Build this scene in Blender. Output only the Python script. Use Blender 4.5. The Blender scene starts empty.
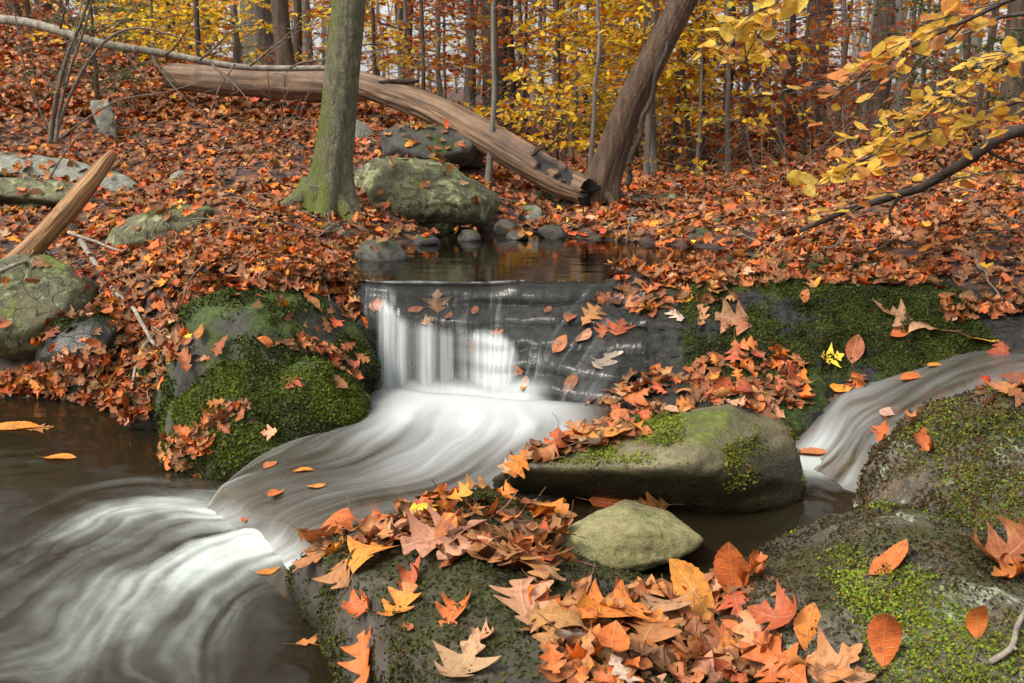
import bpy, math, random
import numpy as np
from mathutils import Vector, Matrix

rng = np.random.default_rng(7)
random.seed(7)
SC = bpy.context.scene
COL = SC.collection

# ------------------------------------------------------------------ camera model
FPX = 996.0
CAM = np.array([0.0, 0.0, 1.30])
PITCH = math.radians(12.5)
CT, ST = math.cos(PITCH), math.sin(PITCH)


def ray(px, py):
    """world direction (with Y component 1) through a picture point"""
    u = (px - 512.0) / FPX
    v = (py - 341.5) / FPX
    d = np.array([u, CT - v * ST, -ST - v * CT])
    return d / d[1]


def at(px, py, Y):
    return CAM + ray(px, py) * Y


def atz(px, py, z):
    r = ray(px, py)
    return CAM + r * ((z - CAM[2]) / r[2])


def project(P):
    P = np.atleast_2d(P) - CAM
    f = P[:, 1] * CT - P[:, 2] * ST
    dn = -P[:, 1] * ST - P[:, 2] * CT
    return 512 + FPX * P[:, 0] / f, 341.5 + FPX * dn / f, f


# ------------------------------------------------------------------ noise
def _hash(ix, iy, iz, seed):
    h = (ix.astype(np.int64) * 374761393 + iy.astype(np.int64) * 668265263 + iz.astype(np.int64) * 2147483647 + seed * 974711) & 0xFFFFFFFF
    h = ((h ^ (h >> 13)) * 1274126177) & 0xFFFFFFFF
    h = ((h ^ (h >> 16)) * 2246822519) & 0xFFFFFFFF
    return ((h ^ (h >> 15)) & 0xFFFFFF) / float(0xFFFFFF)


def vnoise(p, seed=0):
    """value noise in -1..1, p (n,3)"""
    i = np.floor(p)
    f = p - i
    f = f * f * f * (f * (f * 6 - 15) + 10)
    i = i.astype(np.int64)
    r = 0
    for dx in (0, 1):
        wx = f[:, 0] if dx else 1 - f[:, 0]
        for dy in (0, 1):
            wy = f[:, 1] if dy else 1 - f[:, 1]
            for dz in (0, 1):
                wz = f[:, 2] if dz else 1 - f[:, 2]
                r = r + wx * wy * wz * _hash(i[:, 0] + dx, i[:, 1] + dy, i[:, 2] + dz, seed)
    return r * 2 - 1


def fbm(p, octaves=4, seed=0, gain=0.5, lac=2.03):
    a, s, t = 1.0, 0.0, 0.0
    q = np.array(p, float)
    for k in range(octaves):
        s = s + a * vnoise(q + k * 17.3, seed + k)
        t += a
        a *= gain
        q = q * lac
    return s / t


def ridged(p, octaves=4, seed=0):
    a, s, t = 1.0, 0.0, 0.0
    q = np.array(p, float)
    for k in range(octaves):
        s = s + a * (1 - 2 * np.abs(vnoise(q + k * 11.1, seed + k)))
        t += a
        a *= 0.5
        q = q * 2.1
    return s / t


def smooth(a, b, x):
    t = np.clip((x - a) / (b - a), 0, 1)
    return t * t * (3 - 2 * t)


# ------------------------------------------------------------------ meshes
def mk(name, V, faces, mat=None, parent=None, attrs=None, uv=None, shade=True):
    """faces: ndarray (n,k) or a list of such arrays. attrs: {name: (n,) float or (n,3) colour} per vertex."""
    V = np.asarray(V, dtype=np.float32)
    if not isinstance(faces, list):
        faces = [faces]
    faces = [np.asarray(f, dtype=np.int32) for f in faces if len(f)]
    me = bpy.data.meshes.new(name)
    me.vertices.add(len(V))
    me.vertices.foreach_set('co', V.ravel())
    loops = np.concatenate([f.ravel() for f in faces])
    tot = np.concatenate([np.full(len(f), f.shape[1], np.int32) for f in faces])
    start = np.concatenate([[0], np.cumsum(tot)[:-1]]).astype(np.int32)
    me.loops.add(len(loops))
    me.loops.foreach_set('vertex_index', loops)
    me.polygons.add(len(tot))
    me.polygons.foreach_set('loop_start', start)
    me.polygons.foreach_set('loop_total', tot)
    me.polygons.foreach_set('use_smooth', np.full(len(tot), shade, bool))
    if uv is not None:
        l = me.uv_layers.new(name='UVMap')
        l.data.foreach_set('uv', np.asarray(uv, np.float32)[loops].ravel())
    for k, a in (attrs or {}).items():
        a = np.asarray(a, np.float32)
        if a.ndim == 1:
            at_ = me.attributes.new(k, 'FLOAT', 'POINT')
            at_.data.foreach_set('value', a)
        else:
            at_ = me.attributes.new(k, 'FLOAT_COLOR', 'POINT')
            c = np.ones((len(a), 4), np.float32)
            c[:, :3] = a
            at_.data.foreach_set('color', c.ravel())
    me.update(calc_edges=True)
    o = bpy.data.objects.new(name, me)
    COL.objects.link(o)
    if mat:
        me.materials.append(mat)
    if parent:
        o.parent = parent
    return o


def tag(o, label, cat, group=None):
    o['label'] = label
    o['category'] = cat
    if group:
        o['group'] = group
    return o


def empty(name, loc=(0, 0, 0)):
    o = bpy.data.objects.new(name, None)
    COL.objects.link(o)
    o.location = loc
    o.empty_display_size = 0.1
    return o


def struct(o, kind='structure', label=None):
    o['kind'] = kind
    if label:
        o['label'] = label
    return o


class Acc:
    """collects pieces into one mesh"""

    def __init__(s):
        s.V, s.F, s.A, s.U, s.n = [], {}, {}, [], 0

    def add(s, V, F, attrs=None, uv=None):
        V = np.asarray(V, float)
        F = F if isinstance(F, list) else [F]
        for f in F:
            if len(f):
                f = np.asarray(f)
                s.F.setdefault(f.shape[1], []).append(f + s.n)
        s.V.append(V)
        s.n += len(V)
        for k, a in (attrs or {}).items():
            s.A.setdefault(k, []).append(a)
        if uv is not None:
            s.U.append(uv)

    def build(s, name, mat, parent=None, shade=True):
        V = np.concatenate(s.V)
        F = [np.concatenate(f) for f in s.F.values()]
        A = {k: np.concatenate(a) for k, a in s.A.items()}
        uv = np.concatenate(s.U) if s.U else None
        return mk(name, V, F, mat, parent, A, uv, shade)


def catmull(P, n):
    """resample control points P (k,...) at n uniform parameters"""
    P = np.asarray(P, float)
    k = len(P)
    t = np.linspace(0, k - 1, n)
    i = np.clip(np.floor(t).astype(int), 0, k - 2)
    f = (t - i).reshape((-1,) + (1,) * (P.ndim - 1))
    p0 = P[np.clip(i - 1, 0, k - 1)]
    p1, p2 = P[i], P[i + 1]
    p3 = P[np.clip(i + 2, 0, k - 1)]
    return 0.5 * (2 * p1 + (p2 - p0) * f + (2 * p0 - 5 * p1 + 4 * p2 - p3) * f ** 2 + (3 * p1 - p0 - 3 * p2 + p3) * f ** 3)


def grid_faces(nr, nc):
    i = np.arange(nr * nc).reshape(nr, nc)
    return np.stack([i[:-1, :-1], i[:-1, 1:], i[1:, 1:], i[1:, :-1]], -1).reshape(-1, 4)


def loft(ctrl, nr, nc):
    """ctrl (R,C,3) -> grid (nr,nc,3)"""
    a = catmull(np.asarray(ctrl, float), nr)
    return np.swapaxes(catmull(np.swapaxes(a, 0, 1), nc), 0, 1)


def grid_normals(G):
    du = np.gradient(G, axis=0)
    dv = np.gradient(G, axis=1)
    n = np.cross(dv, du)
    return n / (np.linalg.norm(n, axis=-1, keepdims=True) + 1e-9)


def tube(pts, rad, sides=8, cap=True, wob=None):
    """tapered tube through pts (already dense); returns V, [quads, tris]"""
    P = np.asarray(pts, float)
    n = len(P)
    R = np.broadcast_to(np.asarray(rad, float), (n,))
    T = np.gradient(P, axis=0)
    T /= np.linalg.norm(T, axis=1, keepdims=True) + 1e-9
    up = np.array([0.0, 0, 1]) if abs(T[0, 2]) < 0.9 else np.array([1.0, 0, 0])
    A = np.cross(T, up)
    A /= np.linalg.norm(A, axis=1, keepdims=True) + 1e-9
    B = np.cross(T, A)
    th = np.linspace(0, 2 * np.pi, sides, endpoint=False)
    r = R[:, None] * np.ones(sides)
    if wob is not None:
        r = r * wob
    V = P[:, None] + r[..., None] * (np.cos(th)[None, :, None] * A[:, None] + np.sin(th)[None, :, None] * B[:, None])
    i = np.arange(n * sides).reshape(n, sides)
    j = np.roll(i, -1, axis=1)
    Q = np.stack([i[:-1], j[:-1], j[1:], i[1:]], -1).reshape(-1, 4)
    V = V.reshape(-1, 3)
    F = [Q]
    if cap:
        V = np.concatenate([V, P[:1], P[-1:]])
        a, b = n * sides, n * sides + 1
        F.append(np.concatenate([np.stack([j[0], i[0], np.full(sides, a)], -1), np.stack([i[-1], j[-1], np.full(sides, b)], -1)]))
    return V, F


# ------------------------------------------------------------------ node helper
class NT:
    def __init__(s, name):
        s.m = bpy.data.materials.new(name)
        s.m.use_nodes = True
        s.t = s.m.node_tree
        s.t.nodes.clear()

    def n(s, typ, ins=None, **props):
        nd = s.t.nodes.new(typ)
        for k, v in props.items():
            setattr(nd, k, v)
        for k, v in (ins or {}).items():
            sock = nd.inputs[k]
            if isinstance(v, bpy.types.NodeSocket):
                s.t.links.new(v, sock)
            elif isinstance(v, bpy.types.Node):
                s.t.links.new(v.outputs[0], sock)
            else:
                if sock.type == 'RGBA' and len(v) == 3:
                    v = (*v, 1)
                sock.default_value = v
        return nd

    def math(s, op, a, b=0.0, clamp=False):
        nd = s.n('ShaderNodeMath', {0: a, 1: b}, operation=op)
        nd.use_clamp = clamp
        return nd.outputs[0]

    def mix(s, f, a, b, blend='MIX'):
        nd = s.n('ShaderNodeMix', None, data_type='RGBA', blend_type=blend)
        for k, v in ((0, f), (6, a), (7, b)):
            sock = nd.inputs[k]
            if isinstance(v, (bpy.types.NodeSocket,)):
                s.t.links.new(v, sock)
            else:
                sock.default_value = (*v, 1) if (k != 0 and len(v) == 3) else v
        return nd.outputs[2]

    def noise(s, scale, detail=4, vec=None, rough=0.55, out=0, dist=0.0):
        ins = {'Scale': scale, 'Detail': detail, 'Roughness': rough, 'Distortion': dist}
        if vec is not None:
            ins['Vector'] = vec
        return s.n('ShaderNodeTexNoise', ins).outputs[out]

    def ramp(s, f, stops, interp='LINEAR'):
        nd = s.n('ShaderNodeValToRGB', {0: f})
        cr = nd.color_ramp
        cr.interpolation = interp
        while len(cr.elements) < len(stops):
            cr.elements.new(0.5)
        for e, (p, c) in zip(cr.elements, stops):
            e.position = p
            e.color = (*c, 1) if len(c) == 3 else c
        return nd.outputs[0]

    def step(s, f, a, b):
        nd = s.n('ShaderNodeMapRange', {0: f, 1: a, 2: b, 3: 0.0, 4: 1.0}, interpolation_type='SMOOTHSTEP')
        return nd.outputs[0]

    def attr(s, name, out='Fac'):
        return s.n('ShaderNodeAttribute', None, attribute_name=name).outputs[out]

    def out(s, sh):
        s.n('ShaderNodeOutputMaterial', {'Surface': sh})
        return s.m
EXPOSURE = 1.05
# ------------------------------------------------------------------ materials
def rock_material(name, dark=(.022, .022, .018), mid=(.075, .072, .058), light=(.17, .16, .13), moss=0.5, mossd=(.012, .022, .004), mossb=(.06, .085, .010),
                  lichen=0.0, lichen_col=(.26, .30, .20), wetz=None, brown=0.2, scale=1.0, rough=.8, cracks=.35):
    t = NT(name)
    pos = t.n('ShaderNodeNewGeometry')
    P = pos.outputs['Position']
    nz = t.n('ShaderNodeSeparateXYZ', {0: pos.outputs['Normal']}).outputs[2]
    n1 = t.noise(3.2 * scale, 6, P, .6)
    n2 = t.noise(22 * scale, 5, P, .65)
    n3 = t.noise(110 * scale, 3, P, .6)
    base = t.ramp(t.math('ADD', t.math('MULTIPLY', n1, .55), t.math('MULTIPLY', n2, .45)), [(.32, dark), (.52, mid), (.70, light)])
    nb = t.noise(6 * scale, 4, P, .6)
    base = t.mix(t.math('MULTIPLY', t.step(nb, .5, .66), brown), base, (.085, .045, .016))
    base = t.mix(t.math('MULTIPLY', t.step(n3, .45, .7), .35), base, light)
    # cracks
    vor = t.n('ShaderNodeTexVoronoi', {'Vector': t.n('ShaderNodeVectorMath', {0: P, 1: t.n('ShaderNodeTexNoise', {'Vector': P, 'Scale': 4.0}).outputs['Color']}, operation='ADD').outputs[0], 'Scale': 3.5 * scale}, feature='DISTANCE_TO_EDGE')
    crack = t.step(vor.outputs['Distance'], .0, .02)
    base = t.mix(t.math('MULTIPLY', t.math('SUBTRACT', 1.0, crack), cracks), base, (.012, .011, .009))
    if lichen > 0:
        nl = t.noise(9 * scale, 6, P, .7, dist=.6)
        base = t.mix(t.math('MULTIPLY', t.step(nl, .60 - .16 * lichen, .70 - .14 * lichen), .85), base, lichen_col)
    # moss film, thickest on top
    nm = t.noise(4.3 * scale, 7, P, .68)
    mm = t.math('ADD', t.math('MULTIPLY', nz, .30), t.math('MULTIPLY', nm, 1.0))
    thr = .95 - .62 * moss
    mask = t.step(mm, thr, thr + .14)
    ncol = t.noise(45, 4, P, .7)
    nc2 = t.noise(7, 3, P, .6)
    mcol = t.ramp(t.math('ADD', t.math('MULTIPLY', ncol, .6), t.math('MULTIPLY', nc2, .4)), [(.36, mossd), (.52, tuple((a + b) / 2 for a, b in zip(mossd, mossb))), (.64, mossb)])
    col = t.mix(mask, base, mcol)
    ro = t.math('ADD', rough - .12, t.math('MULTIPLY', n2, .25))
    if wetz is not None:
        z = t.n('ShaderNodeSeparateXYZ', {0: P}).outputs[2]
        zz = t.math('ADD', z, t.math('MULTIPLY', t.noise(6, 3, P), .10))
        wet = t.math('SUBTRACT', 1.0, t.step(zz, wetz + .02, wetz + .10))  # wet band above the water; on the slab it also paints undercut shade
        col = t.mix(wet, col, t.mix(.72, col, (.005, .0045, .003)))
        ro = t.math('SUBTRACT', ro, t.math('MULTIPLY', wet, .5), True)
    h = t.math('ADD', t.math('MULTIPLY', n2, .5), t.math('ADD', t.math('MULTIPLY', n3, .25), t.math('MULTIPLY', t.math('MULTIPLY', ncol, mask), .8)))
    h = t.math('ADD', h, t.math('MULTIPLY', crack, .5 * cracks))
    bump = t.n('ShaderNodeBump', {'Strength': .9, 'Distance': .014, 'Height': h})
    b = t.n('ShaderNodeBsdfPrincipled', {'Base Color': col, 'Roughness': ro, 'Normal': bump})
    b.inputs['Specular IOR Level'].default_value = .35
    return t.out(b)


def wet_rock_material():
    t = NT('wet_black_rock')
    pos = t.n('ShaderNodeNewGeometry')
    P = pos.outputs['Position']
    X = t.n('ShaderNodeSeparateXYZ', {0: P}).outputs[0]
    nz = t.n('ShaderNodeSeparateXYZ', {0: pos.outputs['Normal']}).outputs[2]
    n1 = t.noise(5, 6, P, .6)
    n2 = t.noise(40, 5, P, .65)
    n3 = t.noise(130, 3, P, .6)
    col = t.ramp(t.math('ADD', t.math('MULTIPLY', n1, .5), t.math('MULTIPLY', n2, .5)), [(.34, (.006, .006, .006)), (.55, (.018, .017, .015)), (.72, (.048, .043, .037))])
    nm = t.noise(5.0, 6, P, .65)
    right = t.step(X, .62, .95)
    mask = t.math('MULTIPLY', t.step(t.math('ADD', t.math('MULTIPLY', nz, .25), nm), .60, .72), t.math('MULTIPLY', t.math('ADD', t.math('MULTIPLY', right, .9), .05), t.math('SUBTRACT', 1.0, t.step(X, 1.75, 2.0))))
    mc = t.noise(50, 4, P, .7)
    col = t.mix(mask, col, t.ramp(mc, [(.35, (.010, .016, .004)), (.55, (.026, .040, .006)), (.68, (.06, .08, .012))]))
    ro = t.math('ADD', .26, t.math('MULTIPLY', mask, .55))
    ro = t.math('ADD', ro, t.math('MULTIPLY', n2, .3))
    h = t.math('ADD', t.math('MULTIPLY', n2, .6), t.math('ADD', t.math('MULTIPLY', n3, .4), t.math('MULTIPLY', t.math('MULTIPLY', mc, mask), .7)))
    bump = t.n('ShaderNodeBump', {'Strength': .9, 'Distance': .016, 'Height': h})
    b = t.n('ShaderNodeBsdfPrincipled', {'Base Color': col, 'Roughness': ro, 'Normal': bump})
    b.inputs['Specular IOR Level'].default_value = .22
    return t.out(b)


def ground_material():
    t = NT('forest_floor')
    P = t.n('ShaderNodeNewGeometry').outputs['Position']
    wz = t.n('ShaderNodeSeparateXYZ', {0: P}).outputs[2]
    wob = t.n('ShaderNodeVectorMath', {0: P, 1: t.n('ShaderNodeVectorMath', {0: t.noise(9, 3, P, out=1), 'Scale': .12}, operation='SCALE').outputs[0]}, operation='ADD').outputs[0]
    v = t.n('ShaderNodeTexVoronoi', {'Vector': wob, 'Scale': 13.0, 'Randomness': 1.0})
    r = t.n('ShaderNodeSeparateColor', {0: v.outputs['Color']})
    leaf = t.ramp(r.outputs[0], [(0, (.020, .010, .006)), (.25, (.08, .024, .008)), (.45, (.17, .045, .010)), (.65, (.10, .035, .014)), (.82, (.20, .075, .028)), (1, (.26, .065, .012))], 'CONSTANT')
    leaf = t.mix(t.math('MULTIPLY', t.step(v.outputs['Distance'], .25, .6), .75), leaf, (.022, .011, .007))  # gaps between leaf cells painted dark in place of deep shadow
    # stream bed: wet pebbly brown where it lies low near the water
    Y = t.n('ShaderNodeSeparateXYZ', {0: P}).outputs[1]
    lim = t.math('ADD', t.math('MULTIPLY', t.step(Y, 4.2, 4.7), .56), .03)
    bed = t.math('SUBTRACT', 1.0, t.step(t.math('SUBTRACT', wz, lim), -.03, .03))
    pv = t.n('ShaderNodeTexVoronoi', {'Vector': wob, 'Scale': 16.0})
    pr = t.n('ShaderNodeSeparateColor', {0: pv.outputs['Color']})
    peb = t.ramp(pr.outputs[0], [(0, (.010, .006, .003)), (.5, (.026, .015, .006)), (.85, (.045, .025, .011)), (1, (.08, .028, .008))])
    peb = t.mix(t.math('MULTIPLY', t.step(pv.outputs['Distance'], .3, .55), .7), peb, (.010, .007, .004))
    col = t.mix(bed, leaf, peb)
    h = t.math('SUBTRACT', 1.0, v.outputs['Distance'])
    bump = t.n('ShaderNodeBump', {'Strength': .7, 'Distance': .03, 'Height': h})
    b = t.n('ShaderNodeBsdfPrincipled', {'Base Color': col, 'Roughness': .8, 'Normal': bump})
    return t.out(b)


def bark_material(name, dark=(.03, .022, .016), light=(.13, .10, .075), moss=0.0, mossc=(.06, .075, .012), sx=22.0, sz=3.0, moss_side=None, bump=.02):
    t = NT(name)
    tc = t.n('ShaderNodeTexCoord').outputs['Object']
    mp = t.n('ShaderNodeMapping', {0: tc, 'Scale': (sx, sx, sz)}).outputs[0]
    n1 = t.noise(1.0, 6, mp, .65, dist=.4)
    n2 = t.noise(1.7, 5, tc, .6)
    n3 = t.noise(60, 3, tc, .6)
    f = t.math('ADD', t.math('MULTIPLY', n1, .75), t.math('MULTIPLY', n3, .25))
    col = t.ramp(f, [(.34, dark), (.5, tuple((a + b) * .45 for a, b in zip(dark, light))), (.66, light)])
    if moss > 0:
        g = t.n('ShaderNodeNewGeometry')
        nm = t.math('ADD', t.math('MULTIPLY', n2, .9), t.math('MULTIPLY', n1, .2))
        if moss_side is not None:
            dt = t.n('ShaderNodeVectorMath', {0: g.outputs['Normal'], 1: moss_side}, operation='DOT_PRODUCT').outputs['Value']
            oz = t.n('ShaderNodeSeparateXYZ', {0: tc}).outputs[2]
            nm = t.math('ADD', nm, t.math('ADD', t.math('MULTIPLY', dt, .28), t.math('MULTIPLY', t.step(oz, .9, .0), .10)))
        mask = t.step(nm, .82 - .4 * moss, .98 - .4 * moss)
        col = t.mix(t.math('MULTIPLY', mask, .9), col, t.mix(n3, tuple(c * .45 for c in mossc), tuple(c * 1.5 for c in mossc)))
    bp = t.n('ShaderNodeBump', {'Strength': .9, 'Distance': bump, 'Height': f})
    b = t.n('ShaderNodeBsdfPrincipled', {'Base Color': col, 'Roughness': .85, 'Normal': bp})
    b.inputs['Specular IOR Level'].default_value = .25
    return t.out(b)


def wood_material(name, a, b_, c, sx=30, sz=1.6):
    """bare weathered wood; the grain runs along local Z of the UV (u around, v along)"""
    t = NT(name)
    uv = t.n('ShaderNodeTexCoord').outputs['UV']
    mp = t.n('ShaderNodeMapping', {0: uv, 'Scale': (sx, sz, 1)}).outputs[0]
    n1 = t.noise(1.0, 7, mp, .62, dist=.5)
    n2 = t.noise(5, 5, t.n('ShaderNodeTexCoord').outputs['Object'], .6)
    f = t.math('ADD', t.math('MULTIPLY', n1, .7), t.math('MULTIPLY', n2, .3))
    col = t.ramp(f, [(.34, a), (.5, b_), (.66, c)])
    col = t.mix(t.math('MULTIPLY', t.step(n2, .56, .68), .6), col, a)
    col = t.mix(t.attr('rot'), col, (.010, .006, .004))
    bp = t.n('ShaderNodeBump', {'Strength': .9, 'Distance': .012, 'Height': f})
    b = t.n('ShaderNodeBsdfPrincipled', {'Base Color': col, 'Roughness': .75, 'Normal': bp})
    return t.out(b)


def leaf_material(name, veins=True, trans=.25, rough=.5, spec=.4, pale_back=.35):
    t = NT(name)
    col = t.attr('col', 'Color')
    g = t.n('ShaderNodeNewGeometry')
    P = g.outputs['Position']
    n1 = t.noise(55, 4, P, .65)
    n2 = t.noise(240, 2, P, .6)
    c = t.mix(t.math('MULTIPLY', t.step(n1, .50, .64), .75), col, t.mix(1.0, col, (.42, .30, .22), 'MULTIPLY'))
    c = t.mix(t.math('MULTIPLY', t.step(n1, .48, .34), .18), c, (.60, .27, .07))
    nrm = None
    if veins:
        uv = t.n('ShaderNodeSeparateXYZ', {0: t.n('ShaderNodeTexCoord').outputs['UV']})
        ax = t.math('ABSOLUTE', uv.outputs[0])
        mid = t.math('SUBTRACT', 1.0, t.step(ax, .004, .016))
        fr = t.math('ABSOLUTE', t.math('SUBTRACT', t.math('FRACT', t.math('MULTIPLY', uv.outputs[1], 9.0)), .5))
        sec = t.math('SUBTRACT', 1.0, t.step(fr, .02, .09))
        vein = t.math('MAXIMUM', mid, t.math('MULTIPLY', sec, .55))
        c = t.mix(t.math('MULTIPLY', vein, .45), c, t.mix(.5, c, (.62, .42, .24)))
        h = t.math('ADD', t.math('MULTIPLY', vein, -1.0), t.math('MULTIPLY', n2, .5))
        nrm = t.n('ShaderNodeBump', {'Strength': .6, 'Distance': .002, 'Height': h}).outputs[0]
    if pale_back > 0:
        c = t.mix(t.math('MULTIPLY', g.outputs['Backfacing'], pale_back), c, t.mix(.5, c, (.44, .25, .13)))
    ins = {'Base Color': c, 'Roughness': rough}
    if nrm is not None:
        ins['Normal'] = nrm
    b = t.n('ShaderNodeBsdfPrincipled', ins)
    b.inputs['Specular IOR Level'].default_value = spec
    tr = t.n('ShaderNodeBsdfTranslucent', {'Color': c})
    return t.out(t.n('ShaderNodeMixShader', {0: trans, 1: b, 2: tr}))


def moss_material():
    t = NT('moss_tufts')
    c = t.attr('col', 'Color')
    b = t.n('ShaderNodeBsdfPrincipled', {'Base Color': c, 'Roughness': .75})
    b.inputs['Specular IOR Level'].default_value = .2
    tr = t.n('ShaderNodeBsdfTranslucent', {'Color': c})
    return t.out(t.n('ShaderNodeMixShader', {0: .25, 1: b, 2: tr}))


def water_material(name, tint=(.55, .38, .20), rough=.04, bump_scale=(14, 14, 14), bump=.25, foam_col=(.60, .64, .64), fres=1.33, uvstreak=False, clear=1.0, gloss=(1, 1, 1), body=(.06, .045, .025)):
    """thin water: Fresnel reflection over a tinted clear body, white where the vertex attribute foam says it is aerated"""
    t = NT(name)
    P = t.n('ShaderNodeNewGeometry').outputs['Position']
    src = t.n('ShaderNodeTexCoord').outputs['UV'] if uvstreak else P
    mp = t.n('ShaderNodeMapping', {0: src, 'Scale': bump_scale}).outputs[0]
    n = t.noise(1.0, 4, mp, .55)
    bp = t.n('ShaderNodeBump', {'Strength': bump, 'Distance': .02, 'Height': n})
    fr = t.n('ShaderNodeFresnel', {'IOR': fres, 'Normal': bp})
    gl = t.n('ShaderNodeBsdfGlossy', {'Color': gloss, 'Roughness': rough, 'Normal': bp})
    tr = t.n('ShaderNodeBsdfTransparent', {'Color': tint})
    if clear < 1:
        df = t.n('ShaderNodeBsdfDiffuse', {'Color': body})
        tr = t.n('ShaderNodeMixShader', {0: clear, 1: df, 2: tr})
    w = t.n('ShaderNodeMixShader', {0: fr, 1: tr, 2: gl})
    foam = t.attr('foam')
    fd = t.n('ShaderNodeBsdfDiffuse', {'Color': foam_col, 'Normal': bp})
    ft = t.n('ShaderNodeBsdfTranslucent', {'Color': foam_col})
    fm = t.n('ShaderNodeMixShader', {0: .3, 1: fd, 2: ft})
    return t.out(t.n('ShaderNodeMixShader', {0: foam, 1: w, 2: fm}))


M = {}
M['ground'] = ground_material()
M['leaf'] = leaf_material('fallen_leaf', True, .18, .5, .22)
M['litter'] = leaf_material('litter_leaf', False, .15, .55, .16)
M['tree_leaf'] = leaf_material('tree_leaf', False, .6, .5, .25, 0.0)
M['near_leaf'] = leaf_material('branch_leaf', True, .55, .45, .3, 0.0)
M['moss'] = moss_material()
M['ledge'] = wet_rock_material()
M['rock_boulder'] = rock_material('mossy_boulder_rock', dark=(.011, .010, .008), mid=(.032, .031, .022), light=(.075, .072, .055), moss=.50, wetz=.0)
M['rock_mound'] = rock_material('mound_rock', dark=(.014, .011, .007), mid=(.038, .032, .022), light=(.09, .08, .06), moss=.42, mossd=(.014, .014, .004), mossb=(.045, .050, .010), wetz=.02)
M['rock_right'] = rock_material('right_boulder_rock', dark=(.014, .012, .008), mid=(.052, .043, .030), light=(.15, .135, .10), moss=.36, mossd=(.016, .014, .005), mossb=(.055, .06, .010), brown=.6, lichen=.25, cracks=.1)
M['rock_slab'] = rock_material('slab_rock', dark=(.026, .020, .011), mid=(.082, .070, .036), light=(.18, .158, .09), moss=.28, mossd=(.035, .045, .008), mossb=(.11, .13, .015), wetz=.29, brown=.7, cracks=0.0)  # wet band set high: its dark colour also stands in for undercut shade
M['rock_stone'] = rock_material('olive_stone', dark=(.045, .040, .016), mid=(.135, .122, .05), light=(.26, .24, .12), moss=.16, mossd=(.05, .055, .01), mossb=(.12, .13, .03), brown=.25, scale=1.6, cracks=0.0)
M['rock_grey'] = rock_material('grey_lichen_rock', dark=(.06, .058, .045), mid=(.15, .15, .12), light=(.28, .28, .24), moss=.25, mossd=(.04, .05, .012), mossb=(.12, .14, .03), lichen=.5)
M['rock_back'] = rock_material('green_boulder_rock', dark=(.012, .011, .008), mid=(.070, .068, .032), light=(.19, .19, .10), cracks=.9, moss=.30, mossd=(.035, .045, .008), mossb=(.14, .16, .03), lichen=.5, lichen_col=(.22, .24, .12))
M['rock_dark'] = rock_material('dark_stream_rock', dark=(.012, .011, .009), mid=(.04, .038, .03), light=(.10, .095, .075), moss=.4, wetz=.58)
M['bark_main'] = bark_material('mossy_grey_bark', (.050, .046, .026), (.16, .15, .095), moss=.42, mossc=(.07, .085, .012), moss_side=(-.8, -.3, .0), sx=42, sz=16, bump=.03)
M['bark_lean'] = bark_material('brown_furrowed_bark', (.030, .020, .013), (.125, .078, .050), sx=24, sz=3.5, bump=.03)
M['bark_brown'] = bark_material('brown_bark', (.026, .018, .012), (.105, .070, .047), sx=18, sz=2.5)
M['bark_grey'] = bark_material('grey_bark', (.06, .052, .042), (.20, .175, .145), sx=14, sz=2.0)
M['bark_dark'] = bark_material('dark_bark', (.014, .011, .009), (.06, .046, .036), sx=18, sz=2.5)
M['twig'] = bark_material('twig_bark', (.05, .038, .028), (.19, .15, .115), sx=30, sz=8)
M['pole'] = bark_material('pale_pole_bark', (.09, .075, .055), (.33, .29, .23), sx=20, sz=6)
M['log'] = wood_material('weathered_log', (.022, .012, .007), (.105, .058, .029), (.23, .14, .075), sx=13, sz=1.4)
M['stick'] = wood_material('orange_bare_wood', (.030, .012, .005), (.20, .095, .032), (.38, .22, .10), sx=12, sz=2.2)
M['hollow'] = bark_material('rotten_wood', (.010, .007, .005), (.05, .03, .018), sx=20, sz=4)
M['bark_far'] = bark_material('pale_far_bark', (.10, .085, .07), (.30, .26, .22), sx=10, sz=1.5)
# ------------------------------------------------------------------ ground
ZL, ZU = 0.0, 0.58          # lower and upper water level
CP = []


def cp(px, py, Y, dz=0.0):
    p = at(px, py, Y)
    CP.append((p[0], p[1], p[2] + dz))


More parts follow.
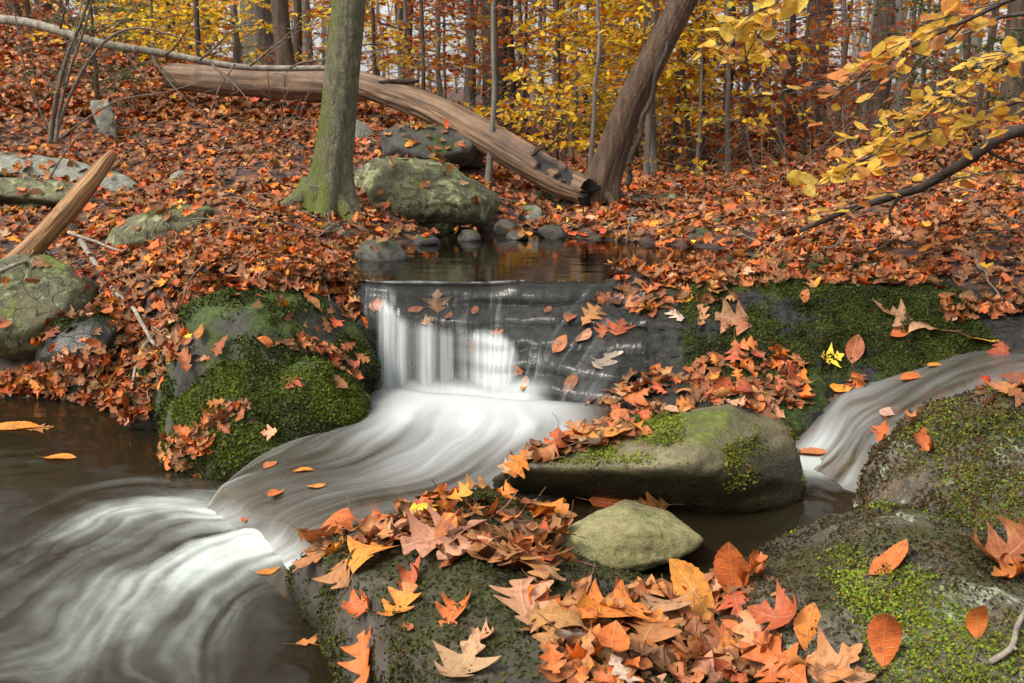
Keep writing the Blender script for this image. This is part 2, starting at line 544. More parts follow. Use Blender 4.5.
for x, y, z in [
    # stream bed
    (-3.4, 1.5, -.22), (-2.4, 2.2, -.25), (-1.5, 2.2, -.25), (-.8, 2.3, -.22), (-2.6, 3.2, -.22), (-1.6, 3.2, -.26), (-.95, 3.0, -.22), (-2.2, 4.0, -.16), (-3.4, 3.6, -.16),
    (-1.2, 1.2, -.22), (-1.5, -1, -.25), (-4, -1, -.2), (-1.6, 3.9, -.12),
    (-.4, 3.2, .02), (.0, 3.6, .03), (.25, 3.2, .02), (0, 4.1, .03), (.6, 3.3, .02), (1.0, 3.3, .03), (1.3, 3.4, .08), (.7, 2.6, .03), (1.5, 3.8, .22), (2.2, 3.9, .34), (3.0, 4.0, .42),
    # beneath the foreground rocks
    (0, 2, .0), (.5, 1.6, .02), (1.2, 1.9, .05), (1.8, 2.4, .15), (0, .6, -.05), (1.2, .6, .05), (2.6, 2.6, .32), (2.6, 1.2, .25), (4, 2, .5), (4, 0, .5), (6, 3, .9),
    # upper pool
    (-.55, 4.25, -.02), (-.45, 4.45, .05), (-.62, 4.42, .12), (-.42, 6.25, .48), (-.15, 6.2, .48), (-.3, 6.5, .5), (1.0, 4.85, .47), (.95, 5.3, .46), (.75, 5.8, .50), (1.2, 4.75, .50), (-1.5, 5.0, .70), (-1.0, 5.0, .68), (-.78, 5.35, .66), (-.76, 4.75, .62), (-1.2, 4.6, .60), (-1.9, 5.2, .66),
    (-.3, 4.8, .40), (.2, 4.8, .36), (.8, 4.8, .40), (-.3, 5.4, .34), (.3, 5.4, .32), (.9, 5.2, .36), (.2, 5.9, .42), (1.2, 4.75, .46),
]:
    CP.append((x, y, z))
# left bank
cp(-60, 392, 4.5, -.02); cp(30, 396, 4.62, -.02); cp(90, 402, 4.5, -.02); cp(140, 425, 4.2, -.04)
cp(0, 300, 5.2); cp(100, 310, 5.0); cp(140, 350, 4.6); cp(100, 250, 5.8); cp(0, 250, 5.8); cp(170, 250, 5.5); cp(230, 275, 5.0); cp(330, 270, 5.0, -.05); cp(370, 262, 5.3, -.05)
cp(100, 180, 7.0); cp(0, 180, 7.0); cp(0, 120, 8.2); cp(100, 110, 8.8); cp(-150, 150, 7.5); cp(0, 60, 11); cp(120, 62, 11.5); cp(250, 205, 6.1); cp(210, 150, 7.6); cp(280, 105, 9.5); cp(200, 80, 12); cp(300, 80, 13)
cp(325, 208, 6.2); cp(400, 215, 6.3); cp(440, 180, 7.3); cp(440, 130, 8.4); cp(420, 110, 10.5); cp(380, 245, 5.7, -.04); cp(440, 246, 6.0, -.06)
# far side of the pool and the middle
cp(480, 237, 6.2); cp(560, 236, 6.3); cp(640, 238, 6.1); cp(745, 246, 5.6); cp(785, 268, 5.0); cp(800, 274, 4.75); cp(900, 282, 4.5); cp(1000, 292, 4.3, .02); cp(1100, 290, 4.2)
cp(560, 218, 6.9); cp(600, 200, 7.4); cp(540, 190, 8.5); cp(660, 190, 8.0); cp(600, 160, 12); cp(500, 165, 11); cp(700, 165, 11)
cp(760, 215, 6.4); cp(820, 240, 5.5); cp(900, 225, 5.6); cp(1000, 215, 5.5); cp(1060, 170, 6.0); cp(960, 175, 7.2); cp(850, 175, 8.5); cp(1000, 140, 9); cp(1150, 120, 7.5)
for x, y, z in [(0, 20, 1.02), (5, 20, 1.15), (-5, 20, 2.0), (-10, 20, 3.6), (12, 20, 1.9), (0, 40, 1.3), (-20, 40, 6.0), (20, 40, 2.2), (-10, 40, 3.0), (8, 40, 1.5), (0, 90, 2.4), (-60, 90, 10), (60, 90, 5), (30, 20, 3.5), (-25, 15, 7.5),
                (-6, 4, .55), (-6, 6, 1.2), (-8, 9, 2.2), (-6, 1, .1), (-10, 3, 1.4), (-8, -3, .3), (5, 5, 1.05), (7, 8, 1.5), (10, 4, 2.0)]:
    CP.append((x, y, z))
CP = np.array(CP)
_c2 = 0.35 ** 2


def _rbf(A, B):
    return np.sqrt(((A[:, None, :2] - B[None, :, :2]) ** 2).sum(-1) + _c2)


_K = _rbf(CP, CP)
_n = len(CP)
_A = np.zeros((_n + 1, _n + 1))
_A[:_n, :_n] = _K - np.eye(_n) * .03      # slight smoothing
_A[:_n, _n] = 1
_A[_n, :_n] = 1
_W = np.linalg.solve(_A, np.append(CP[:, 2], 0))


def ground_z(x, y, rough=True):
    x, y = np.atleast_1d(np.asarray(x, float)), np.atleast_1d(np.asarray(y, float))
    out = np.empty(len(x))
    for s in range(0, len(x), 40000):
        q = np.stack([x[s:s + 40000], y[s:s + 40000]], 1)
        out[s:s + 40000] = _rbf(q, CP) @ _W[:_n] + _W[_n]
    if rough:
        q = np.stack([x, y, np.zeros_like(x)], 1)
        out += .035 * fbm(q * 2.3, 4, 5) * smooth(1.0, 5.0, y) + .10 * fbm(q * .5, 3, 9) * smooth(7, 14, y)
    return out


nr, nc = 330, 380
yy = np.concatenate([np.linspace(-4, 1, 20), np.geomspace(1.0, 9.0, 210)[1:] + .0, np.geomspace(9.0, 130, nr - 229 + 1)[1:]])
nr = len(yy)
tt = np.linspace(-1, 1, nc)
tt = np.sign(tt) * (.75 * np.abs(tt) + .25 * np.abs(tt) ** 3)
Yg, Tg = np.meshgrid(yy, tt, indexing='ij')
Xg = Tg * (4.5 + 0.95 * np.maximum(Yg, 0))
Zg = ground_z(Xg.ravel(), Yg.ravel()).reshape(Xg.shape)
G = np.stack([Xg, Yg, Zg], -1)
ground = struct(mk('ground', G.reshape(-1, 3), grid_faces(nr, nc)[:, ::-1] if False else grid_faces(nr, nc), M['ground']))

# ------------------------------------------------------------------ rocks
_ico = {}


def ico(sub):
    if sub not in _ico:
        import bmesh
        bm = bmesh.new()
        bmesh.ops.create_icosphere(bm, subdivisions=sub, radius=1)
        V = np.array([v.co[:] for v in bm.verts])
        bm.verts.index_update()
        F = np.array([[v.index for v in f.verts] for f in bm.faces])
        bm.free()
        _ico[sub] = (V / np.linalg.norm(V, axis=1, keepdims=True), F)
    return _ico[sub]


def vert_normals(V, F):
    n = np.zeros_like(V)
    fn = np.cross(V[F[:, 1]] - V[F[:, 0]], V[F[:, 2]] - V[F[:, 0]])
    for k in range(3):
        np.add.at(n, F[:, k], fn)
    return n / (np.linalg.norm(n, axis=1, keepdims=True) + 1e-12)


def detail(V, F, seed, amp, freq, rid=.4):
    N = vert_normals(V, F)
    d = fbm(V * freq + seed * 3.7, 5, seed, .55) * (1 - rid) + rid * ridged(V * freq * .8 + seed, 4, seed + 3)
    return V + N * (d * amp)[:, None]


ROCKS = {}


def finish_rock(name, V, F, mat, label, cat, group=None, parent_origin=True):
    c = np.array([(V[:, 0].min() + V[:, 0].max()) / 2, (V[:, 1].min() + V[:, 1].max()) / 2, V[:, 2].min()])
    o = mk(name, V - c, F, mat)
    o.location = c
    tag(o, label, cat, group)
    return o


def boulder(name, c, r, seed, mat, label, cat='boulder', rot=0, tilt=(0, 0), cuts=9, cutd=(.70, .95), amp=.05, freq=2.0, sub=5, low=.12, rid=.4, planes=(), group=None, soft=.94):
    D, F = ico(sub)
    rg = np.random.default_rng(seed)
    V = D * (1 + low * fbm(D * 1.2 + seed * 5.1, 3, seed))[:, None]
    pl = [(np.array(n) / np.linalg.norm(n), d) for n, d in planes]
    for k in range(cuts):
        n = rg.normal(size=3)
        n /= np.linalg.norm(n)
        pl.append((n, rg.uniform(*cutd)))
    for n, d in pl:
        e = np.maximum(0, V @ n - d)
        V = V - n * (e * soft)[:, None]
    V = V * np.array(r)
    R = np.array(Matrix.Rotation(rot, 3, 'Z') @ Matrix.Rotation(tilt[0], 3, 'X') @ Matrix.Rotation(tilt[1], 3, 'Y'))
    V = V @ R.T
    s = float(np.mean(r))
    V = detail(V, F, seed, amp * s, freq / s, rid)
    V = detail(V, F, seed + 7, amp * s * .25, freq * 5 / s, rid)
    V = V + np.array(c)
    return finish_rock(name, V, F, mat, label, cat, group)


def hull_rock(name, pts, seed, mat, label, cat, amp=.012, freq=6, sub=6, k=60.0, rid=.5, facets=0, strata=0):
    """rounded convex polyhedron through pts"""
    import bmesh
    bm = bmesh.new()
    for p in pts:
        bm.verts.new(p)
    bmesh.ops.convex_hull(bm, input=bm.verts)
    bm.normal_update()
    c = np.mean(np.array(pts), axis=0)
    nn, dd = [], []
    for f in bm.faces:
        n = np.array(f.normal[:])
        p = np.array(f.verts[0].co[:])
        d = n @ (p - c)
        if d < 0:
            n, d = -n, -d
        nn.append(n)
        dd.append(d)
    bm.free()
    rg = np.random.default_rng(seed)
    for j in range(facets):
        n = rg.normal(size=3) * np.array([1, 1, .8]) + np.array([0, -.5, .2])
        n /= np.linalg.norm(n)
        nn.append(n)
        dd.append(((np.array(pts) - c) @ n).max() * rg.uniform(.62, .92))
    nn, dd = np.array(nn), np.array(dd)
    D, F = ico(sub)
    q = np.maximum(D @ nn.T, 1e-6) / dd      # 1/r per face
    r = 1.0 / (np.sum(q ** k, axis=1) ** (1 / k))
    V = D * r[:, None] + c
    if strata:      # bedding layers standing proud of each other
        N = vert_normals(V, F)
        st = fbm(V @ np.array([[2.0, 0, .18 * 40], [0, 2.0, .10 * 40], [0, 0, 40]]).T[:, :] * np.array([1, 1, 1.0]), 3, seed + 2)
        V = V + N * (strata * st * (1 - np.abs(N[:, 2])))[:, None]
    V = detail(V, F, seed, amp, freq, rid)
    V = detail(V, F, seed + 5, amp * .35, freq * 5, rid)
    return finish_rock(name, V, F, mat, label, cat)


# --- foreground
mound = boulder('mossy_mound', (.07, 2.15, -.05), (.67, 1.0, .36), 21, M['rock_mound'], 'low dark mossy rock mound buried under the biggest heap of oak leaves', 'rock', cuts=3, cutd=(.9, .98), amp=.05, freq=2.2, sub=6, low=.06, rot=.35, planes=[((-.657, -.085, .06), .633), ((.55, .055, .833), .70)])
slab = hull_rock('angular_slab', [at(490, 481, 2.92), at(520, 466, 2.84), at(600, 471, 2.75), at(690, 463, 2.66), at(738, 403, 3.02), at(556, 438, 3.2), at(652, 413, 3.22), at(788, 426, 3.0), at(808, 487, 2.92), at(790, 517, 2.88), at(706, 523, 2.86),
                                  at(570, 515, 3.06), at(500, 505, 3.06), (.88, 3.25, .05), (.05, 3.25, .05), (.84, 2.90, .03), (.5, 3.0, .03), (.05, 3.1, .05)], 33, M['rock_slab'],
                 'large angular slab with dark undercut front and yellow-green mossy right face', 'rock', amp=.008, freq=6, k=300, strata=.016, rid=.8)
stone = hull_rock('flat_stone', [at(553, 539, 2.44), at(590, 518, 2.5), at(625, 507, 2.56), at(672, 514, 2.55), at(704, 540, 2.44), at(690, 553, 2.40), at(655, 562, 2.36), at(600, 571, 2.36), at(572, 560, 2.38), at(640, 572, 2.38), at(640, 530, 2.38), at(625, 500, 2.75), at(700, 540, 2.6), at(560, 545, 2.62)],
                  41, M['rock_stone'], 'small smooth olive-tan stone lying in front of the angular slab', 'stone', amp=.012, freq=8, k=44, rid=.6, strata=.006)
rb = boulder('mossy_boulder', (1.47, 2.54, .13), (.53, .52, .44), 12, M['rock_right'], 'big lichen-crusted boulder with bright green moss at right edge', 'boulder', cuts=7, cutd=(.82, .96), amp=.11, freq=2.6, sub=6, low=.12, rid=.6)
ra = boulder('mossy_ledge_rock', (1.03, 2.08, -.06), (.62, .74, .42), 17, M['rock_right'], 'dark mossy rock apron with vivid green tufts below the lichen-crusted boulder', 'rock', cuts=6, cutd=(.84, .97), amp=.11, freq=2.6, sub=6, low=.14, rid=.6)

# --- left mossy boulders
p = at(275, 345, 4.05)
lb1 = boulder('mossy_boulder', (p[0] - .06, p[1] + .05, .20), (.47, .42, .42), 52, M['rock_boulder'], 'large dark rounded mossy boulder immediately left of the waterfall', 'boulder', cuts=6, cutd=(.88, .98), amp=.06, freq=2, sub=6, rot=.3, low=.16)
p = at(262, 425, 3.72)
lb2 = boulder('mossy_boulder', (p[0], p[1] + .12, .02), (.43, .36, .41), 57, M['rock_boulder'], 'lower moss-carpeted boulder at the water beside the white chute', 'boulder', cuts=6, cutd=(.9, .98), amp=.06, freq=2, sub=6, rot=-.2, low=.16)
p = at(35, 320, 5.0)
lb3 = boulder('mossy_boulder', (p[0], p[1], .36), (.33, .32, .28), 61, M['rock_back'], 'rounded greenish boulder at left edge below the bare orange branch', 'boulder', cuts=7, amp=.06, sub=5)
p = at(95, 385, 4.75)
lb4 = boulder('mossy_rock', (p[0], p[1], .12), (.26, .25, .28), 63, M['rock_dark'], 'small dark mossy rock between the left edge boulder and the still brown water', 'rock', cuts=7, amp=.06, sub=5)
p = at(165, 400, 4.35)
lb5 = boulder('mossy_rock', (p[0], p[1], .08), (.20, .25, .24), 64, M['rock_boulder'], 'small mossy rock at the shoreline left of the moss-carpeted boulder', 'rock', cuts=7, amp=.06, sub=5)
p = at(168, 228, 6.0)
boulder('mossy_rock', (p[0], p[1], p[2] - .02), (.36, .30, .15), 66, M['rock_back'], 'long low mossy rock half buried in leaves on the left bank', 'rock', cuts=7, amp=.06, tilt=(0, -.2))
p = at(298, 258, 5.3)
boulder('mossy_rock', (p[0], p[1], p[2] - .02), (.14, .13, .10), 67, M['rock_boulder'], 'small mossy rock among leaves below the mossy tree trunk', 'rock', cuts=7, amp=.06)
p = at(383, 254, 5.35)
boulder('mossy_rock', (p[0], p[1], p[2] - .03), (.15, .15, .115), 68, M['rock_dark'], 'round dark mossy rock at the left lip of the waterfall', 'rock', cuts=6, amp=.05)
p = at(338, 236, 5.8)
boulder('mossy_rock', (p[0], p[1], p[2] - .02), (.15, .12, .08), 69, M['rock_dark'], 'flat dark rock right below the roots of the mossy tree', 'rock', cuts=7, amp=.06)
p = at(180, 184, 7.0)
boulder('grey_rock', (p[0], p[1], p[2] - .03), (.17, .14, .13), 71, M['rock_grey'], 'pointed pale grey rock on the leafy left slope', 'rock', cuts=9, cutd=(.6, .85), amp=.05)
p = at(103, 127, 8.0)
hull_rock('standing_stone', [at(90, 100, 8.0), at(108, 99, 8.0), at(115, 120, 7.95), at(120, 158, 7.9), at(112, 160, 7.9), at(97, 125, 7.9), at(92, 110, 8.2), at(110, 104, 8.2), at(116, 160, 8.2)], 72, M['rock_grey'],
          'thin pale lichen-spotted stone standing upright on the left slope', 'stone', amp=.015, freq=6, sub=5, k=30)
hull_rock('rock_shelf', [at(-30, 150, 7.0), at(60, 158, 6.9), at(135, 180, 6.8), at(146, 190, 6.75), at(135, 200, 6.75), at(60, 180, 6.8), at(-30, 168, 6.85), at(-30, 150, 7.5), at(120, 172, 7.4), at(140, 200, 7.2), at(-30, 175, 7.4)], 73, M['rock_grey'],
          'long flat grey rock shelf poking from leaves at left edge', 'rock', amp=.02, freq=4, sub=5, k=40)
hull_rock('rock_shelf', [at(-30, 178, 6.6), at(40, 178, 6.6), at(85, 188, 6.5), at(100, 205, 6.4), at(40, 198, 6.45), at(-30, 192, 6.5), at(80, 186, 6.9), at(-30, 180, 6.9), at(95, 212, 6.8), at(-30, 205, 6.8)], 74, M['rock_back'],
          'lower mossy rock shelf under the long grey one at left edge', 'rock', amp=.02, freq=4, sub=5, k=40)
p = at(262, 142, 8.2)
boulder('grey_rock', (p[0], p[1], p[2] - .05), (.20, .16, .11), 75, M['rock_grey'], 'low grey rock just left of the mossy tree trunk', 'rock', cuts=9, cutd=(.6, .85), amp=.05)
p = at(228, 192, 6.9)
boulder('mossy_rock', (p[0], p[1], p[2] - .05), (.16, .14, .09), 76, M['rock_dark'], 'small dark rock beside the pointed pale grey rock', 'rock', cuts=9, amp=.05)

# --- big boulder behind and outcrop above
hull_rock('mossy_boulder', [at(348, 175, 6.5), at(372, 160, 6.6), at(430, 172, 6.55), at(470, 172, 6.6), at(500, 188, 6.6), at(497, 208, 6.45), at(470, 218, 6.35), at(405, 224, 6.25), at(360, 212, 6.3), at(345, 195, 6.4), at(400, 190, 6.25), at(420, 165, 7.4), at(490, 180, 7.3), at(355, 170, 7.3), at(485, 236, 6.75), at(370, 232, 6.75), at(420, 236, 6.7)],
          81, M['rock_back'], 'huge green-stained boulder at the pool edge beside the mossy tree', 'boulder', amp=.075, freq=2.4, sub=6, k=140, rid=.75, facets=26)
hull_rock('rock_outcrop', [at(378, 135, 7.5), at(400, 124, 7.6), at(450, 128, 7.6), at(482, 146, 7.5), at(486, 160, 7.4), at(440, 164, 7.3), at(385, 155, 7.3), at(400, 128, 8.2), at(470, 145, 8.2), at(390, 165, 8), at(480, 170, 8)],
          82, M['rock_dark'], 'dark layered rock outcrop under the fallen log', 'rock', amp=.04, freq=3, sub=6, k=90, facets=12)
p = at(358, 128, 8.0)
boulder('grey_rock', (p[0], p[1], p[2] - .08), (.22, .2, .15), 83, M['rock_grey'], 'pale grey rock just right of the mossy trunk beneath the log', 'rock', cuts=8, cutd=(.6, .85), amp=.05)
for (px, py, Y, r, sd, mt, lb) in [
    (594, 204, 7.2, .085, 84, 'rock_grey', 'pale round stone at the foot of the leaning trunk'),
    (573, 208, 7.2, .10, 85, 'rock_dark', 'dark stone under the torn end of the fallen log'),
    (544, 200, 7.4, .12, 86, 'rock_back', 'mossy stone left of the torn log end'),
    (530, 214, 6.9, .11, 87, 'rock_grey', 'grey stone at the back of the pool below the log'),
    (508, 226, 6.5, .09, 88, 'rock_dark', 'dark stone touching the right side of the huge green-stained boulder'),
    (618, 212, 7.0, .08, 89, 'rock_grey', 'whitish pointed stone right of the leaning trunk foot'),
    (640, 204, 7.3, .13, 90, 'rock_dark', 'dark stone block at the pool inlet'),
    (656, 213, 6.9, .09, 91, 'rock_grey', 'grey round stone at the pool inlet right of the leaning trunk'),
    (668, 203, 7.3, .12, 92, 'rock_back', 'mossy brown stone behind the grey round inlet stone'),
    (690, 212, 7.0, .10, 93, 'rock_dark', 'dark low stone farthest right at the pool inlet'),
    (552, 232, 6.3, .08, 94, 'rock_dark', 'small wet stone at the back water edge of the pool'),
    (606, 228, 6.5, .09, 95, 'rock_dark', 'wet dark stone at the water below the leaning trunk'),
    (655, 228, 6.4, .10, 96, 'rock_back', 'mossy stone at the water below the pool inlet'),
    (722, 226, 6.3, .10, 97, 'rock_dark', 'dark stone among leaves on the right pool bank'),
    (470, 236, 6.15, .07, 98, 'rock_dark', 'little dark stone at the foot of the huge green-stained boulder'),
    (425, 240, 5.95, .08, 99, 'rock_dark', 'dark stone at the left back corner of the pool'),
    (580, 224, 6.7, .07, 100, 'rock_grey', 'small pale stone in the leaves below the torn log'),
    (632, 222, 6.6, .06, 101, 'rock_grey', 'small grey stone in the pool inlet gravel'),
    (700, 236, 5.95, .08, 102, 'rock_dark', 'dark stone at the right back corner of the pool'),
    (518, 236, 6.2, .06, 103, 'rock_dark', 'low dark stone in the middle of the far water edge'),
    (60, 232, 6.1, .12, 104, 'rock_dark', 'dark stone under the thick orange broken branch'),
    (212, 168, 7.5, .09, 105, 'rock_dark', 'small dark stone above the pointed pale grey rock'),
    (258, 196, 6.6, .11, 106, 'rock_dark', 'dark stone left of the roots of the mossy tree'),
    (30, 210, 6.6, .13, 107, 'rock_back', 'mossy stone beneath the lower rock shelf at left edge'),
    (140, 262, 5.5, .11, 108, 'rock_boulder', 'mossy stone right of the thick orange broken branch'),
    (215, 262, 5.35, .12, 109, 'rock_boulder', 'mossy stone behind the large dark rounded boulder'),
]:
    p = at(px, py, Y)
    boulder('stone', (p[0], p[1], p[2] - r * .2), (r * 1.25, r, r * .8), sd, M[mt], lb, 'stone', cuts=9, cutd=(.62, .9), amp=.06, sub=4, rot=sd * .7, group='stones around the upper pool')

# --- ledge carrying the waterfall
LEDGE = {
    350: [(266, 5.0), (276, 4.6), (300, 4.5), (330, 4.42), (370, 4.35), (430, 4.22)],
    385: [(273, 4.9), (284, 4.5), (300, 4.43), (325, 4.37), (388, 4.30), (435, 4.2)],
    430: [(274, 4.9), (285, 4.5), (305, 4.42), (327, 4.34), (388, 4.26), (440, 4.1)],
    470: [(274, 4.9), (285, 4.5), (306, 4.42), (331, 4.31), (390, 4.22), (440, 4.05)],
    515: [(274, 4.9), (285, 4.5), (310, 4.40), (345, 4.26), (392, 4.14), (440, 4.0)],
    560: [(274, 4.9), (285, 4.5), (315, 4.36), (352, 4.18), (400, 4.02), (445, 3.9)],
    610: [(273, 4.9), (284, 4.5), (318, 4.32), (358, 4.12), (408, 3.92), (450, 3.8)],
    660: [(268, 4.9), (281, 4.46), (315, 4.28), (355, 4.10), (402, 3.88), (450, 3.7)],
    720: [(264, 4.9), (284, 4.40), (315, 4.22), (352, 4.06), (400, 3.82), (455, 3.6)],
    780: [(262, 4.9), (285, 4.34), (314, 4.18), (354, 4.04), (402, 3.78), (455, 3.5)],
    840: [(262, 4.9), (287, 4.30), (316, 4.14), (354, 4.02), (405, 3.84), (455, 3.55)],
    900: [(264, 4.85), (290, 4.24), (316, 4.10), (354, 3.97), (405, 3.82), (455, 3.6)],
    945: [(268, 4.8), (298, 4.22), (324, 4.10), (352, 3.97), (402, 3.77), (455, 3.6)],
    1000: [(272, 4.7), (302, 4.25), (326, 4.08), (348, 3.92), (395, 3.77), (455, 3.6)],
    1090: [(272, 4.7), (300, 4.2), (322, 4.05), (342, 3.90), (388, 3.75), (445, 3.6)],
}
lc = np.array([[at(px, y, Y) for (y, Y) in prof] for px, prof in LEDGE.items()])
LG = loft(lc, 420, 200)
qq = LG.reshape(-1, 3) * np.array([1, 1, 0])
zz = LG[..., 2] + .05 * fbm(qq * 2.2, 3, 77).reshape(LG.shape[:2])
sx_ = LG[..., 0]
step_ = (zz / .085) % 1.0
front_ = (smooth(.0, .22, step_) - step_) * .085 * smooth(.62, .48, LG[..., 2]) * smooth(-.35, -.1, sx_) * smooth(1.0, .7, sx_)
LG[..., 2] += front_ * .22
LG[..., 1] -= front_ * .15
for a, f, sd in ((.055, 2.8, 3), (.026, 8.0, 4), (.010, 26.0, 5)):
    N = grid_normals(LG)
    d = (ridged(LG.reshape(-1, 3) * f, 4, sd) * .6 + fbm(LG.reshape(-1, 3) * f, 4, sd + 9) * .6).reshape(LG.shape[:2])
    w = np.linspace(0, 1, 200)[None, :]
    lipx = LG[:, :1, 0]
    calm = 1 - .8 * smooth(.0, .12, w) * 0
    isfall = np.maximum(smooth(.55, .40, LG[..., 0]) * smooth(.28, .12, np.broadcast_to(w, d.shape)), 1.35 * smooth(.03, -.10, LG[..., 0]))
    LG = LG + N * (d * a * (1 - .60 * np.minimum(isfall, 1.2)) * (1 - .45 * smooth(.62, .45, LG[..., 0])) - .012 * isfall * (a > .04))[..., None] * (1 if N[210, 100, 1] < 0 else -1)
c = LG.reshape(-1, 3).mean(0)
F = grid_faces(420, 200)
ledge = mk('rock_ledge', LG.reshape(-1, 3) - c, F if grid_normals(LG)[210, 100, 1] < 0 else F, M['ledge'])
ledge.location = c
tag(ledge, 'wide black wet rock ledge with a mossy hump carrying the waterfall', 'rock ledge')
# ------------------------------------------------------------------ water
M['pool'] = water_material('still_pool_water', tint=(.42, .30, .15), rough=.02, bump_scale=(4, 22, 4), bump=.05, fres=1.6)
M['low'] = water_material('churned_pool_water', tint=(.42, .30, .15), rough=.12, bump_scale=(5, 9, 5), bump=.10, clear=.74, gloss=(.8, .8, .8), body=(.042, .033, .016), foam_col=(.57, .62, .58))
M['flow'] = water_material('flowing_water', tint=(.55, .42, .28), rough=.18, bump_scale=(26, 2.2, 1), bump=.08, uvstreak=True, clear=.66, gloss=(.8, .8, .8), body=(.075, .056, .030))
M['fall'] = water_material('falling_water', tint=(.86, .86, .84), rough=.12, bump_scale=(60, 2.0, 1), bump=.22, uvstreak=True, clear=.98, gloss=(.5, .5, .5))


def streak(u, v, su, sv, seed, octv=4):
    q = np.stack([u * su, v * sv, np.full_like(u, seed * 1.37)], -1).reshape(-1, 3)
    return fbm(q, octv, seed, .6).reshape(u.shape)


def water_sheet(name, grid, foam, mat, uv=None):
    nr, nc = grid.shape[:2]
    if uv is None:
        uv = np.stack(np.meshgrid(np.linspace(0, 1, nr), np.linspace(0, 1, nc), indexing='ij'), -1)
    F = grid_faces(nr, nc)
    g = grid.reshape(-1, 3)
    if (np.cross(g[F[:, 1]] - g[F[:, 0]], g[F[:, 2]] - g[F[:, 0]]).mean(0) @ np.array([0, -.6, 1.0])) < 0:
        F = F[:, ::-1]          # the air side is the front side
    o = mk(name, g, F, mat, None, {'foam': np.clip(foam, 0, 1).ravel()}, uv.reshape(-1, 2))
    return struct(o)


# upper pool: its front edge is the lip line
lipx = np.linspace(-1.5, 2.6, 160)
front = np.interp(lipx, [-1.5, -.6, -.3, 0, .25, .45, .9, 2.6], [4.55, 4.55, 4.51, 4.54, 4.50, 4.54, 4.50, 4.42]) + .045 * fbm(np.stack([lipx * 5, 0 * lipx, 0 * lipx + 3], 1), 3, 69)
vv = np.linspace(0, 1, 120) ** 1.3
UG = np.stack([np.broadcast_to(lipx[:, None], (160, 120)), front[:, None] + (7.4 - front[:, None]) * vv[None], np.full((160, 120), ZU)], -1)
q = UG.reshape(-1, 3)
UG[..., 2] += (.0015 * fbm(q * np.array([3, 9, 1]), 3, 2)).reshape(160, 120) * smooth(0, .1, vv)[None]
upper = water_sheet('upper_pool', UG, np.zeros((160, 120)), M['pool'])

# waterfall: a thin sheet lying on the stepped ledge from the lip down
i0, i1 = int(np.argmax(LG[:, 60, 0] > -.66)), int(np.argmax(LG[:, 60, 0] > .60))
SG = LG[i0:i1].copy()
for _ in range(10):          # water bridges the small hollows
    SG[1:-1, 1:-1] = .5 * SG[1:-1, 1:-1] + .125 * (SG[2:, 1:-1] + SG[:-2, 1:-1] + SG[1:-1, 2:] + SG[1:-1, :-2])
nu, nv = 420, 170
k0 = 38
iu = np.linspace(0, i1 - i0 - 1.001, nu)
iv = np.linspace(k0, 176, nv)
a_, b_ = iu.astype(int), iv.astype(int)
fu, fv = (iu - a_)[:, None, None], (iv - b_)[None, :, None]
WG = SG[a_][:, b_] * (1 - fu) * (1 - fv) + SG[a_ + 1][:, b_] * fu * (1 - fv) + SG[a_][:, b_ + 1] * (1 - fu) * fv + SG[a_ + 1][:, b_ + 1] * fu * fv
U, V_ = np.meshgrid(np.linspace(0, 1, nu), np.linspace(0, 1, nv), indexing='ij')
N = grid_normals(WG)
N *= np.where(N[..., 1:2] > 0, -1, 1)
WG = WG + N * (.016 + .012 * smooth(.30, .1, U) * smooth(.1, .4, V_))[..., None]
ft = smooth(.0, .10, V_)
WG[..., 2] = WG[..., 2] * ft + np.maximum(WG[..., 2], ZU + .001 - .0 * V_) * (1 - ft)
fl = np.interp(WG[:, 0, 0], lipx, front)
WG[:, 0, 1] = fl
WG[:, 0, 2] = ZU
PX, PY, _ = project(WG.reshape(-1, 3))
PX, PY = PX.reshape(U.shape), PY.reshape(U.shape)
skew = U + .30 * V_ * smooth(.42, .75, U) + .012 * fbm(np.stack([U * 5, V_ * 1.5, 0 * U], -1).reshape(-1, 3), 1, 70).reshape(U.shape)
s1 = streak(skew, V_, 34, 1.3, 3)
s2 = streak(skew, V_, 90, 1.6, 4)
s3 = streak(skew, V_, 12, 1.0, 5)
WG = WG + N * (.006 * s1 * smooth(.05, .3, V_))[..., None]
def strand(c, w, d):
    return d * np.exp(-np.abs((PX - c) / w) ** 2.6)


shelf = np.interp(PX, [375, 386, 400, 415, 430, 445, 462, 482, 500, 516, 522], [292, 297, 314, 321, 321, 328, 331, 328, 331, 342, 352])
veil = np.maximum.reduce([strand(394, 15, .92), strand(426, 9, .74), strand(446, 7, .55), strand(464, 7, .22), strand(497, 20, .86), strand(478, 9, .55)])
fall_ = smooth(-3, 12, PY - shelf) * smooth(523, 512, PX) * smooth(374, 382, PX)
fine = np.clip(.72 + .45 * s2 + .35 * s1, .1, 1.1)
veil = np.clip(veil + .14, 0, 1) * fall_ * fine
glide = (.02 + .34 * np.clip(s3 * .9 + s1 * .6 + .25 * s2 - .10, 0, 1)) * smooth(.03, .2, V_) * smooth(1.0, .72, U) * (1 - .7 * fall_)
foam = np.maximum(veil, glide)
foam = np.maximum(foam, .40 * smooth(.05, .0, V_) * np.clip(.55 + .9 * s1 + .5 * s2, 0, 1) * smooth(1.0, .8, U))
base = smooth(372, 392, PY) * smooth(560, 515, PX)
foam = np.clip(np.maximum(foam, base * .85), 0, .97)
water_sheet('waterfall', WG, foam, M['fall'], np.stack([skew * 1.0, V_], -1))

